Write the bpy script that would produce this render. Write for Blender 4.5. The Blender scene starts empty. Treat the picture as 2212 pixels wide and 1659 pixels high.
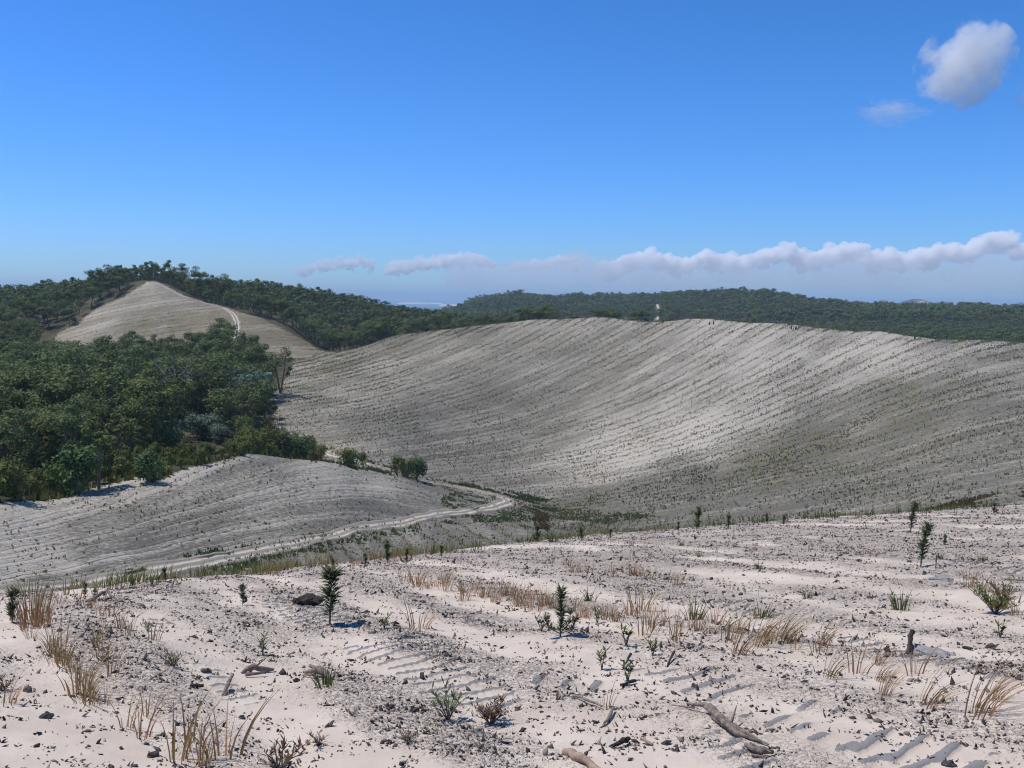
import bpy, math
import numpy as np
from mathutils import Matrix, Vector
sc = bpy.context.scene
COL = sc.collection
rng = np.random.default_rng(7)

# ------------------------------------------------------------------ camera
PITCH, ROLL = math.radians(4.9), 0.012
cam = bpy.data.cameras.new("camera"); camo = bpy.data.objects.new("camera", cam); COL.objects.link(camo)
cam.sensor_width = 36.0; cam.lens = 36.0 * 995 / 1024
cam.clip_start = 0.1; cam.clip_end = 120000
CM = (Matrix.Rotation(math.pi/2 - PITCH, 3, 'X') @ Matrix.Rotation(ROLL, 3, 'Z'))
camo.rotation_euler = CM.to_euler(); camo.location = (0, 0, 0)
sc.camera = camo
# ------------------------------------------------------------------ sky, sun, exposure
EL, AZ = math.radians(65), math.radians(-76)      # azimuth from +Y towards +X
world = bpy.data.worlds.new("World"); sc.world = world; world.use_nodes = True
wn = world.node_tree; wn.nodes.clear()
wo = wn.nodes.new('ShaderNodeOutputWorld'); wb = wn.nodes.new('ShaderNodeBackground')
sky = wn.nodes.new('ShaderNodeTexSky'); sky.sky_type = 'NISHITA'; sky.sun_disc = False
sky.sun_elevation = EL; sky.sun_rotation = AZ
sky.altitude = 0; sky.air_density = 1.0; sky.dust_density = 0.15; sky.ozone_density = 3.0
# the photograph's deep blue: one power curve per channel over the whole sky
SKYK = 0.125
sepc = wn.nodes.new('ShaderNodeSeparateColor'); comc = wn.nodes.new('ShaderNodeCombineColor'); wn.links.new(sky.outputs[0], sepc.inputs[0])
for ch, (pw, sca) in enumerate(((1.5, .476), (1.17, .718), (1.5, 1.386))):
    p_ = wn.nodes.new('ShaderNodeMath'); p_.operation = 'POWER'; p_.inputs[1].default_value = pw; wn.links.new(sepc.outputs[ch], p_.inputs[0])
    q_ = wn.nodes.new('ShaderNodeMath'); q_.operation = 'MULTIPLY'; q_.inputs[1].default_value = sca*SKYK**pw/SKYK; wn.links.new(p_.outputs[0], q_.inputs[0]); wn.links.new(q_.outputs[0], comc.inputs[ch])
wn.links.new(comc.outputs[0], wb.inputs[0]); wn.links.new(wb.outputs[0], wo.inputs[0])
wb.inputs[1].default_value = SKYK
sun = bpy.data.lights.new("sun", 'SUN'); suno = bpy.data.objects.new("sun", sun); COL.objects.link(suno)
sun.energy = 3.9; sun.angle = math.radians(0.55); sun.color = (1.0, 0.95, 0.87)
to_sun = Vector((math.sin(AZ)*math.cos(EL), math.cos(AZ)*math.cos(EL), math.sin(EL)))
suno.rotation_euler = to_sun.to_track_quat('Z', 'Y').to_euler(); suno.location = to_sun*50
sc.view_settings.view_transform = 'Standard'; sc.view_settings.look = 'None'
sc.view_settings.gamma = 1; sc.view_settings.use_curve_mapping = False
sc.view_settings.exposure = 0.0
cy = sc.cycles
cy.use_denoising = True; cy.denoising_prefilter = 'ACCURATE'; cy.denoising_input_passes = 'RGB_ALBEDO_NORMAL'; cy.filter_width = 1.15; cy.max_bounces = 12; cy.diffuse_bounces = 2; cy.glossy_bounces = 1
cy.transmission_bounces = 2; cy.transparent_max_bounces = 12; cy.volume_bounces = 10
cy.volume_max_steps = 256

# ------------------------------------------------------------------ geometry of the view (metres; the eye is the origin)
F = 995*2212/1024.0
CMn = np.array(CM)
def ray(px, py):
    px, py = np.broadcast_arrays(np.asarray(px, float), np.asarray(py, float))
    v = np.stack([(px-1106)/F, -(py-829.5)/F, -np.ones(px.shape)], -1)
    w = v @ CMn.T
    return np.arctan2(w[..., 0], w[..., 1]), w[..., 2]/np.hypot(w[..., 0], w[..., 1])
def unproject(th, e):
    w = np.stack([np.sin(th), np.cos(th), e+0*th], -1) @ CMn
    z = np.maximum(-w[..., 2], 1e-3)
    return 1106 + F*w[..., 0]/z, 829.5 - F*w[..., 1]/z
# ------------------------------------------------------------------ numpy noise
def _h(ix, iy, seed):
    n = (ix.astype(np.int64)*374761393 + iy.astype(np.int64)*668265263 + seed*974634777) & 0x7fffffff
    n = ((n ^ (n >> 13)) * 1274126177) & 0x7fffffff
    return ((n ^ (n >> 16)) & 0xffff)/65535.0
def vnoise(x, y, seed=0):
    ix = np.floor(x); iy = np.floor(y); fx = x-ix; fy = y-iy
    fx = fx*fx*(3-2*fx); fy = fy*fy*(3-2*fy)
    a = _h(ix, iy, seed); b = _h(ix+1, iy, seed); c = _h(ix, iy+1, seed); d = _h(ix+1, iy+1, seed)
    return (a*(1-fx)+b*fx)*(1-fy) + (c*(1-fx)+d*fx)*fy
def fbm(x, y, o=4, seed=0):
    s = 0; a = 1; t = 0
    for k in range(o):
        s = s + a*vnoise(x, y, seed+k*17); t += a; a *= .5; x = x*2.03+11.3; y = y*2.03-7.1
    return s/t
def sstep(a, b, x):
    t = np.clip((x-a)/(b-a), 0, 1); return t*t*(3-2*t)
# ------------------------------------------------------------------ foreground slope (polar description, smooth part + relief)
FE = np.array([(-700,1330,14),(0,1297,13.5),(150,1282,14),(350,1258,15.5),(600,1236,18),(850,1206,20),(1050,1186,22.5),(1200,1166,25),(1500,1142,28.5),(1800,1118,32),(2000,1106,34),(2212,1092,36),(2700,1065,40)], float)
_th, _e = ray(FE[:, 0], FE[:, 1])
def fg_smooth(th, d):
    e = -np.interp(th, _th, _e); de = np.interp(th, _th, FE[:, 2])
    s = e - 2.0/de; q = (e-s)/(.8*de); d0 = .6*de
    x = np.maximum(d-d0, 0); xc = (0.62-s)/(2*q)
    z = -1.6 - s*d - np.where(x < xc, q*x*x, q*xc*xc + (0.62-s)*(x-xc))
    return z
RW = np.array([.53, -.85])       # direction the planting rows run
TREADS = [ [(880,1375),(1000,1420),(1150,1475),(1330,1500)], [(1180,1238),(1420,1218),(1620,1196)], [(1800,1192),(2000,1208),(2230,1232)],
           [(1650,1290),(1760,1304),(1880,1318)], [(1230,1395),(1400,1445),(1560,1500),(1760,1560)], [(1560,1500),(1800,1570),(2080,1670)],
           [(1880,1590),(2080,1640),(2300,1720)], [(2050,1220),(2230,1240)], [(1450,1545),(1560,1600),(1660,1680)], [(600,1300),(760,1370),(960,1470),(1150,1600)], [(1300,1230),(1500,1290),(1750,1350),(2000,1430),(2230,1500)], [(330,1330),(430,1420),(560,1560)], [(930,1300),(1050,1350),(1240,1420)] ]
def fg_point(px, py):
    """nearest hit of the line of sight with the smooth foreground slope"""
    th, e = ray(px, py); d = np.geomspace(2, 60, 900)
    zz = fg_smooth(th, d)/d
    k = np.argmax(zz >= e) if np.any(zz >= e) else np.argmax(zz)
    return math.sin(th)*d[k], math.cos(th)*d[k]
TRW = []
for tr in TREADS:
    TRW.append(np.array([fg_point(*p) for p in tr]))
def tread_mask(X, Y):
    m = np.zeros_like(X)
    for k, P in enumerate(TRW):
        best = np.full(X.shape, 9.0); al = np.zeros_like(X); acc = 0
        for i in range(len(P)-1):
            a, b = P[i], P[i+1]; L = np.hypot(*(b-a)); t = (b-a)/L
            u = (X-a[0])*t[0]+(Y-a[1])*t[1]; v = (X-a[0])*-t[1]+(Y-a[1])*t[0]
            dist = np.where((u > -.05) & (u < L+.05), np.abs(v), 9.)
            sel = dist < best; best = np.where(sel, dist, best); al = np.where(sel, acc+u+v*.35, al); acc += L
        w = (.17 if k in (0, 1, 2, 3, 8) or k > 9 else .34)+.10*(fbm(X*3, Y*3, 2, 60+k)-.5)
        bar = np.sin(al*2*math.pi/(.24 if k < 5 else .21)+1.6*fbm(X*1.5, Y*1.5, 2, k))
        m = np.maximum(m, sstep(w, w-.07, best)*sstep(.45, .8, bar+.5*(fbm(X*7, Y*7, 2, 30+k)-.5))*sstep(.44 if k < 5 else .52 if k > 9 else .33, .58 if k < 5 else .66 if k > 9 else .45, fbm(X*.9, Y*.9, 3, 90+k)))
    return m
def debris_band(X, Y):
    w = X*.85+Y*.53; t = X*RW[0]+Y*RW[1]
    b = .5+.5*np.sin(w*2*math.pi/1.25 + 1.6*fbm(X*.35, Y*.35, 2, 5))
    n = fbm(w*1.6, t*.55, 4, 3)
    D = np.hypot(X, Y)
    far = sstep(8, 17, D)*.22
    return np.clip(sstep(.36, .72, n*.75+b*.22+far*.8), 0, 1)
def fg_relief(X, Y):
    w = X*.85+Y*.53; t = X*RW[0]+Y*RW[1]
    D = np.hypot(X, Y)
    h = .07*(fbm(w*.8, t*.35, 3, 1)-.5)*2 + .030*(fbm(X*2.2, Y*2.2, 3, 2)-.5)*2
    b = debris_band(X, Y)
    h += b*(.012 + .05*(fbm(X*7, Y*11, 3, 4)-.45)) + .012*(fbm(X*9, Y*14, 3, 6)-.5)
    h += .006*np.sin(Y*42+5*fbm(X*2, Y*2, 2, 8))*(1-b)*sstep(.5, .7, fbm(X*.8, Y*.8, 2, 9))
    return h
def fg_z(X, Y, relief=True):
    th = np.arctan2(X, Y); d = np.hypot(X, Y)
    z = fg_smooth(th, d)
    if relief: z = z + fg_relief(X, Y) + tread_mask(X, Y)*.02
    return z
# ------------------------------------------------------------------ the land beyond: thin-plate surface through surveyed points
V = [ # px, py, distance : ground points that can be seen
 (680,755,400),(850,727,400),(1000,708,390),(1150,695,375),(1300,691,365),(1500,694,350),(1700,703,335),(1900,718,320),(2100,735,305),(2212,742,300),(2500,762,288),
 (1300,850,300),(1300,765,338),(1300,960,240),(1180,1090,185),(2100,1050,150),(2100,900,200),(2100,800,250),(2100,1092,135),(2450,1080,130),(2450,900,195),
 (1500,1080,160),(1500,1130,140),(1500,950,215),(1500,850,262),(1500,760,310),(1800,1000,180),(1800,850,248),(1800,775,290),
 (620,930,225),(800,930,215),(700,850,280),(640,790,350),(900,850,275),(900,780,335),(900,950,220),(900,1010,192),(930,1045,180),(700,975,210),
 (1090,1080,168),(1180,1112,160),(1000,960,232),(1100,850,290),
 (0,1085,104),(140,1070,114),(290,1025,122),(400,1005,128),(520,985,136),(700,1000,146),(850,1030,155),(960,1062,160),
 (500,1100,112),(500,1040,124),(0,1130,97),(100,1180,93),(0,1200,88),(250,1130,100),(0,1270,78),(700,1080,124),(850,1080,138),(300,1070,112),
 (130,1280,80),(300,1245,85),(500,1205,94),(700,1165,107),(850,1135,122),(1000,1105,145),
 (800,1190,100),(1000,1150,118),(1100,1170,108),(1200,1150,130),
 (605,848,270),(590,935,222),(640,985,190),
 (330,612,470),(400,645,456),(470,665,447),(560,692,432),(620,722,416),(220,660,460),(120,720,440),(300,740,400),(500,740,390),(400,690,430),(500,700,420),(600,745,398),(300,680,435),(640,775,370),
 (0,684,500),(100,662,520),(200,641,545),(300,615,535),(400,638,525),(440,666,520),(540,643,620),(640,657,640),(750,670,660),(850,690,700),(1000,708,690),(1100,716,680),(1200,727,660),
 (2100,712,1000),(2450,716,1000),(2100,691,1650),(2300,697,1650),(1900,681,1600),(1570,649,1500),(1650,652,1500),(1750,668,1550),(1300,653,1800),(1450,653,1600),(1150,656,1900),(1010,666,1950),(960,692,1700),
]
H = [ # px, distance, z : ground the eye cannot see
 (-400,30,-19),(0,30,-19),(600,30,-20),(1200,30,-21),(1800,30,-22),(2500,30,-22),
 (-400,55,-22),(0,55,-22),(600,57,-23.5),(1200,60,-25),(1800,65,-26),(2500,65,-25.5),(1500,100,-28.5),(2100,105,-26.5),(2500,100,-25),
 (1300,395,-8.5),(1300,450,-17),(1300,560,-30),(1600,380,-9),(1600,430,-18),(1600,560,-30),(2000,345,-13),(2000,400,-22),(2000,560,-30),(2450,330,-15),(2450,400,-24),
 (1000,430,-15),(1000,490,-26),(850,440,-19),(850,500,-28),(1100,560,-32),
 (700,450,-24),(660,470,-16),(560,470,-8),(560,520,-9),(700,560,-8),(850,600,-17),
 (0,130,-23),(0,180,-24),(0,250,-25),(0,330,-24),(0,400,-18),(200,150,-24),(200,250,-25.5),(200,340,-24),(400,160,-25.5),(400,250,-27),(400,330,-25.5),(520,180,-27),(520,260,-28),(520,330,-25.5),
 (640,165,-27.5),(-500,130,-23),(-500,300,-24),(-500,520,-8),(-500,450,-14),
 (-500,800,-20),(0,800,-14),(300,800,-12),(700,900,-25),(1000,1000,-40),(1300,1000,-38),(1600,900,-34),
 (-500,2000,-75),(0,2000,-70),(500,1800,-70),(800,2000,-75),(1300,2600,-60),(1600,2400,-50),(2000,2400,-50),(2400,2400,-50),
 (-500,4200,-96),(0,4200,-96),(600,4200,-96),(1200,4200,-96),(1800,4200,-96),(2400,4200,-96),(950,2600,-90),(930,1900,-82),
]
TX = []; TE = []
for x, y, d in V:
    th, e = ray(x, y); TX.append((th*2.6, math.log(d))); TE.append(e)
for x, d, z in H:
    th, e = ray(x, 900); TX.append((th*2.6, math.log(d))); TE.append(z/d)
TX = np.array(TX, float); TE = np.array(TE, float)
def _phi(r2): return .5*r2*np.log(r2+1e-12)
_n = len(TX)
_K = _phi(((TX[:, None]-TX[None])**2).sum(-1)) + np.eye(_n)*2e-5
_P = np.c_[np.ones(_n), TX]
_sol = np.linalg.solve(np.block([[_K, _P], [_P.T, np.zeros((3, 3))]]), np.r_[TE, 0, 0, 0])
_T2 = (TX*TX).sum(1)
def land_e(th, d):
    th = np.asarray(th, float); q = np.stack([th*2.6+0*d, np.log(d)+0*th], -1); sh = q.shape[:-1]; q = q.reshape(-1, 2)
    out = np.empty(len(q))
    for i in range(0, len(q), 20000):
        c = q[i:i+20000]
        r2 = np.maximum((c*c).sum(1)[:, None]+_T2[None]-2*(c @ TX.T), 0)
        out[i:i+20000] = _phi(r2) @ _sol[:_n] + _sol[_n] + c @ _sol[_n+1:]
    return out.reshape(sh)
def land_z(X, Y):
    th = np.arctan2(X, Y); d = np.hypot(X, Y)
    z = land_e(th, d)*d
    return z
_D = np.geomspace(62, 2300, 700)
def land_hit(px, py):
    th, e = ray(px, py); ee = land_e(np.full(_D.shape, th), _D)
    k = np.argmax(ee >= e) if np.any(ee >= e) else np.argmax(ee)
    return math.sin(th)*_D[k], math.cos(th)*_D[k], ee[k]*_D[k]
# boundaries between kinds of ground (px against py, or px against distance)
CR = np.array([v for v in V[:11]], float)
def crest_d(px): return np.interp(px, CR[:, 0], CR[:, 2])
def knoll_edge(px): return np.interp(px, [-600,0,80,150,210,290,330,400,460,520,560,700], [1092,1085,1080,1068,1045,1025,1034,1006,1000,984,975,962])
def track_hi(px): return np.interp(px, [560,640,700,790,900,1000,1070,1110,1140], [950,962,977,1006,1040,1058,1076,1088,1098])
def track_lo(px): return np.interp(px, [-400,130,300,500,700,850,1000,1090,1150,1500], [1370,1282,1247,1206,1166,1136,1108,1098,1100,1120])
def in_poly(x, y, P):
    c = np.zeros(x.shape, bool); n = len(P)
    for i in range(n):
        x1, y1 = P[i]; x2, y2 = P[(i+1) % n]
        if y1 == y2: continue
        s = ((y1 > y) != (y2 > y)) & (x < (x2-x1)*(y-y1)/(y2-y1)+x1); c ^= s
    return c
HILL = [(120,722),(165,700),(215,662),(270,640),(315,610),(335,607),(400,640),(470,660),(560,686),(620,715),(690,756),(640,800),(100,800)]
LEFTDUNE = [(690,754),(640,766),(622,800),(600,838),(588,862),(594,905),(590,930),(600,950),(640,962),(700,977),(800,1000),(800,700)]
def classify(px, py, d):
    """0 forest floor, 1 great dune, 2 knoll, 3 small sand hill, 4 valley strip"""
    c = np.zeros(px.shape, int)
    c[(px >= 690) & (d < crest_d(px)+14)] = 1
    c[in_poly(px, py, LEFTDUNE) & (d > 175) & (d < 402)] = 1
    low = (d < 175) & (py > knoll_edge(px)) & (px < 1180)
    c[low & (px < 700)] = 2
    c[(px >= 600) & (px < 1180) & (py > track_hi(px)) & (d < 182)] = 2
    c[(px < 1180) & (py > track_lo(px)) & (d < 200)] = 4
    c[(px < 1250) & (d < 72)] = 4
    c[in_poly(px, py, HILL) & (d > 372) & (d < 478)] = 3
    return c
# planting rows: scalar fields whose level lines are the rows
def row_fit(samples, deg=3):
    A = []; B = []; ex = [(i, j) for i in range(deg+1) for j in range(deg+1-i) if i+j > 0]
    for x, y, ang, sp in samples:
        x0, y0 = (x-1000)/600, (y-900)/300; a = math.radians(ang); tx, ty = math.cos(a), -math.sin(a); nx, ny = math.sin(a), math.cos(a)
        gx = np.array([i*x0**max(i-1, 0)*y0**j/600 if i else 0. for i, j in ex]); gy = np.array([j*x0**i*y0**max(j-1, 0)/300 if j else 0. for i, j in ex])
        A.append((gx*tx+gy*ty)*sp*2.5); B.append(0); A.append((gx*nx+gy*ny)*sp); B.append(1)
    A = np.array(A); co = np.linalg.lstsq(np.r_[A, np.eye(len(ex))*.02], np.r_[B, np.zeros(len(ex))], rcond=None)[0]
    def f(x, y):
        x0, y0 = (np.clip(x, -200, 2500)-1000)/600, (np.clip(y, 550, 1350)-900)/300
        return sum(c*x0**i*y0**j for c, (i, j) in zip(co, ex))
    return f
rows_dune = row_fit([(1791,792,27,18),(1905,900,22,15),(1674,948,20,13),(1443,1040,11,8),(1750,1010,12,10),(2100,980,9,10),(2116,1080,10,8),(1350,955,20,10),(950,745,22,10),(800,780,18,9),
  (650,921,0,6),(790,890,14,7),(900,855,17,8),(1100,800,21,11),(1300,740,26,12),(1500,750,30,15),(1500,860,24,14),(2100,760,18,13),(2150,860,14,12),(1150,960,14,8),(1000,1000,10,7),(1250,880,20,10),(660,800,14,7)])
rows_knoll = row_fit([(250,1120,19,12),(120,1190,8,10),(300,1200,10,9),(450,1160,13,10),(500,1060,24,12),(600,1040,18,12),(650,1100,12,11),(700,1010,-10,10),(800,1060,-18,12),(850,1090,-8,10),(700,1150,12,9),(400,1060,20,12),(950,1090,-25,9)])
rows_hill = row_fit([(200,710,20,7),(300,690,14,7),(400,680,8,7),(450,720,8,7),(560,720,-12,7),(600,740,-14,6),(350,640,10,7)], 2)
rows_valley = row_fit([(800,1190,-42,34),(950,1170,-38,34),(1080,1160,-30,32),(700,1210,-48,34),(1150,1150,-22,26),(500,1260,-50,34)], 2)
def rows_of(c, px, py):
    return np.select([c == 1, c == 2, c == 3, c == 4], [rows_dune(px, py), rows_knoll(px, py), rows_hill(px, py), rows_valley(px, py)], 0.)
# where bare pale sand has blown clear (1), grey crust shows (0), weeds tint the ground brown-green (third number)
PALE = np.array([(1600,720,.85,.1),(1900,760,.8,.1),(2150,790,.45,.1),(1750,820,.75,.15),(1650,880,.8,.1),(1500,930,1.15,.05),(1350,985,1.2,.05),(1260,1000,.9,.1),(1700,780,.8,.1),
 (1450,800,.6,.15),(1300,720,.65,.35),(1150,730,.6,.45),(1200,800,.5,.35),(1000,760,.65,.4),(1060,850,.25,.25),(900,890,.22,.2),(1300,790,.45,.35),(780,910,.15,.1),(700,905,.45,.05),(640,920,.55,.1),(750,850,.6,.25),(850,800,.62,.4),
 (720,790,.4,.85),(850,740,.3,.7),(1000,715,.35,.5),(680,830,.5,.5),(900,950,.3,.2),(1050,960,.35,.25),(1100,1030,.45,.15),(1180,1065,.5,.1),(1000,1010,.4,.3),(1200,930,.4,.3),(1400,1050,.15,.1),(1500,1040,.1,.3),(1750,960,.1,.7),(1650,1000,.2,.75),(1950,880,.15,.6),
 (2150,880,.25,.3),(2000,950,.3,.5),(2150,1000,.35,.2),(1900,1040,.3,.35),(1600,1090,.3,.3),(1300,1100,.1,.3),(1200,1105,.1,.5),(1800,1090,.3,.2),(2150,1060,.35,.2),
 (60,1100,1.1,0),(150,1090,.9,0),(280,1050,.8,0),(390,1030,.8,0),(60,1222,1.2,0),(130,1215,1.1,0),(250,1205,.6,0),(300,1120,.32,.2),(180,1130,.35,.1),(180,1180,.35,.1),(300,1170,.3,.15),(450,1100,.35,.2),(600,1060,.5,.1),(500,1000,.5,.1),(700,1020,.75,.1),(820,1050,.75,.05),(560,1120,.6,.15),
 (650,1110,.5,.15),(800,1090,.12,0),(900,1100,.3,.2),(400,1180,.4,.15),(200,1240,.3,.1),(100,1260,.25,.2),(700,1160,.35,.3),(900,1160,.3,.1),(1100,1160,.3,.15),(800,1200,.3,.1),
 (330,630,.7,.2),(380,650,.6,.3),(250,660,.6,.2),(200,700,.6,.3),(300,700,.3,.75),(400,700,.28,.8),(470,720,.25,.85),(560,720,.25,.7),(640,740,.3,.8),(520,690,.35,.6)], float)
def pale_of(px, py):
    o = np.zeros(px.shape); g = np.zeros(px.shape); w = np.full(px.shape, 1e-9)
    for x, y, p, t in PALE:
        k = 1/((((px-x)/1.6)**2+(py-y)**2)+250)**1.5
        o += k*p; g += k*t; w += k
    return o/w, g/w
# ------------------------------------------------------------------ mesh helpers
def new_mesh(name, co, faces, mats, attrs=None, smooth=False, tri=None):
    """co (n,3); faces (m,3|4) array or list of such arrays"""
    if not isinstance(faces, list): faces = [faces]
    faces = [np.asarray(f, np.int32) for f in faces if len(f)]
    me = bpy.data.meshes.new(name)
    me.vertices.add(len(co)); me.vertices.foreach_set('co', np.asarray(co, np.float32).ravel())
    tot = np.concatenate([np.full(len(f), f.shape[1], np.int32) for f in faces]); idx = np.concatenate([f.ravel() for f in faces])
    me.loops.add(len(idx)); me.loops.foreach_set('vertex_index', idx)
    me.polygons.add(len(tot)); me.polygons.foreach_set('loop_start', np.r_[0, np.cumsum(tot)[:-1]].astype(np.int32)); me.polygons.foreach_set('loop_total', tot)
    if smooth: me.polygons.foreach_set('use_smooth', np.ones(len(tot), bool))
    for k, a in (attrs or {}).items():
        a = np.asarray(a, np.float32)
        if a.ndim == 1: at = me.attributes.new(k, 'FLOAT', 'POINT'); at.data.foreach_set('value', a)
        elif a.shape[1] == 3: at = me.attributes.new(k, 'FLOAT_VECTOR', 'POINT'); at.data.foreach_set('vector', a.ravel())
    me.update(calc_edges=True)
    for m in (mats if isinstance(mats, (list, tuple)) else [mats]): me.materials.append(m)
    return me
def link(name, me, parent=None, loc=(0, 0, 0), **props):
    o = bpy.data.objects.new(name, me); COL.objects.link(o)
    if parent: o.parent = parent
    o.location = loc
    for k, v in props.items(): o[k] = v
    return o
class MB:
    """collects pieces into one mesh"""
    def __init__(s): s.v = []; s.f3 = []; s.f4 = []; s.n = 0; s.t = []
    def add(s, v, f, t=0.5):
        v = np.asarray(v, float); f = np.asarray(f, int)
        (s.f3 if f.shape[1] == 3 else s.f4).append(f+s.n); s.v.append(v); s.n += len(v); s.t.append(np.broadcast_to(t, (len(v),)))
    def tube(s, pts, rad, n=6, t=.5, cap=True):
        pts = np.asarray(pts, float); k = len(pts); rad = np.broadcast_to(rad, (k,))
        V_ = []
        for i in range(k):
            a = pts[min(i+1, k-1)]-pts[max(i-1, 0)]; a = a/(np.linalg.norm(a)+1e-9)
            u = np.cross(a, [0.31, .93, .17]); u /= np.linalg.norm(u)+1e-9; w = np.cross(a, u)
            an = np.arange(n)*2*math.pi/n
            V_.append(pts[i]+rad[i]*(np.cos(an)[:, None]*u+np.sin(an)[:, None]*w))
        V_ = np.concatenate(V_); f = []
        for i in range(k-1):
            for j in range(n): f.append((i*n+j, i*n+(j+1) % n, (i+1)*n+(j+1) % n, (i+1)*n+j))
        s.add(V_, f, t)
        if cap:
            for i in (0, k-1):
                c = pts[i]; base = V_[i*n:(i+1)*n]
                s.add(np.r_[base, [c]], [(j, (j+1) % n, n) for j in range(n)], t)
    def mesh(s, name, mat, smooth=False):
        fs = [np.concatenate(x) for x in (s.f3, s.f4) if x]
        return new_mesh(name, np.concatenate(s.v), fs, mat, {'tint': np.concatenate(s.t)}, smooth)
# ------------------------------------------------------------------ materials
def mat(name, rough=.9):
    m = bpy.data.materials.new(name); m.use_nodes = True; n = m.node_tree.nodes; b = n['Principled BSDF']
    b.inputs['Roughness'].default_value = rough; b.inputs['Specular IOR Level'].default_value = .15
    return m, m.node_tree, b
class N:
    def __init__(s, nt): s.nt = nt
    def new(s, t, **k):
        n = s.nt.nodes.new(t)
        for a, b in k.items(): setattr(n, a, b)
        return n
    def put(s, sock, v):
        if isinstance(v, bpy.types.NodeSocket): s.nt.links.new(v, sock)
        else: sock.default_value = v
    def math(s, op, a, b=0., c=None, clamp=False):
        n = s.new('ShaderNodeMath', operation=op, use_clamp=clamp); s.put(n.inputs[0], a); s.put(n.inputs[1], b)
        if c is not None: s.put(n.inputs[2], c)
        return n.outputs[0]
    def mix(s, f, a, b):
        n = s.new('ShaderNodeMix', data_type='RGBA'); s.put(n.inputs[0], f); s.put(n.inputs[6], a); s.put(n.inputs[7], b); return n.outputs[2]
    def attr(s, name): return s.new('ShaderNodeAttribute', attribute_name=name)
    def noise(s, vec, scale, detail=4, rough=.6, dim='3D'):
        n = s.new('ShaderNodeTexNoise', noise_dimensions=dim); s.put(n.inputs['Vector'], vec); n.inputs['Scale'].default_value = scale
        n.inputs['Detail'].default_value = detail; n.inputs['Roughness'].default_value = rough; return n.outputs[0]
    def ramp(s, v, a, b):
        n = s.new('ShaderNodeMapRange', interpolation_type='SMOOTHSTEP'); s.put(n.inputs[0], v); n.inputs[1].default_value = a; n.inputs[2].default_value = b; return n.outputs[0]
    def comb(s, x, y, z=0.):
        n = s.new('ShaderNodeCombineXYZ'); s.put(n.inputs[0], x); s.put(n.inputs[1], y); s.put(n.inputs[2], z); return n.outputs[0]
    def bump(s, h, dist, strength=1.):
        n = s.new('ShaderNodeBump'); n.inputs['Distance'].default_value = dist; n.inputs['Strength'].default_value = strength; s.put(n.inputs['Height'], h); return n.outputs[0]
SAND = (.56, .50, .415, 1); CRUST = (.122, .115, .100, 1); WEEDY = (.155, .130, .048, 1)
def planted_mat(name, rowamp=1.0, CRUST=(.112, .109, .092, 1)):
    m, nt, b = mat(name, 1.0); k = N(nt)
    fl = k.attr('flow').outputs['Vector']; sep = k.new('ShaderNodeSeparateXYZ'); k.put(sep.inputs[0], fl)
    s, t = sep.outputs[0], sep.outputs[1]
    pale = k.attr('pale').outputs['Fac']; weed = k.attr('weed').outputs['Fac']
    geo = k.new('ShaderNodeNewGeometry').outputs['Position']
    speck = k.noise(geo, .75, 3, .8)
    str1 = k.noise(k.comb(k.math('MULTIPLY', s, .55), k.math('MULTIPLY', t, .035)), 1.0, 3, .55)
    str2 = k.noise(k.comb(k.math('MULTIPLY', s, 2.6), k.math('MULTIPLY', t, .22)), 1.0, 3, .6)
    fine = k.noise(geo, 1.9, 5, .75)
    # pale fraction
    v = k.math('ADD', pale, k.math('MULTIPLY', k.math('SUBTRACT', str1, .5), 1.5))
    v = k.math('ADD', v, k.math('MULTIPLY', k.math('SUBTRACT', str2, .5), .9))
    v = k.math('ADD', v, k.math('MULTIPLY', k.math('SUBTRACT', fine, .5), 2.6))
    v = k.math('ADD', k.math('MULTIPLY', k.ramp(v, .05, 1.1), .82), .12)
    col = k.mix(v, CRUST, SAND)
    rowline = k.ramp(k.math('PINGPONG', k.math('ADD', s, k.math('MULTIPLY', k.math('SUBTRACT', speck, .5), .35)), .5), .22, .5)        # 1 on the row
    wv = k.math('MULTIPLY', k.math('ADD', k.math('MULTIPLY', weed, 1.05), k.math('MULTIPLY', rowline, .35*rowamp)), k.ramp(k.math('ADD', str2, k.math('MULTIPLY', speck, .6)), .62, 1.0))
    col = k.mix(wv, col, WEEDY)
    col = k.mix(k.math('MULTIPLY', rowline, k.math('MULTIPLY', .24*rowamp, k.math('MULTIPLY', k.ramp(str2, .35, .65), k.ramp(str1, .30, .62)))), col, (.13, .125, .105, 1))
    k.put(b.inputs['Base Color'], col)
    h = k.math('ADD', k.math('MULTIPLY', fine, .5), k.math('MULTIPLY', k.math('MULTIPLY', rowline, k.ramp(str1, .35, .65)), -.16))
    h = k.math('ADD', h, k.math('MULTIPLY', str2, .35))
    k.put(b.inputs['Normal'], k.bump(h, .8, 1.0))
    return m
def floor_mat():
    m, nt, b = mat("forest_litter", 1.0); k = N(nt); geo = k.new('ShaderNodeNewGeometry').outputs['Position']
    a = k.noise(geo, .12, 4, .6); c = k.noise(geo, 1.3, 4, .7)
    col = k.mix(k.ramp(a, .35, .65), (.045, .05, .025, 1), (.12, .10, .06, 1)); col = k.mix(k.ramp(c, .55, .75), col, (.20, .17, .125, 1))
    k.put(b.inputs['Base Color'], col); k.put(b.inputs['Normal'], k.bump(c, .5)); return m
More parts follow.
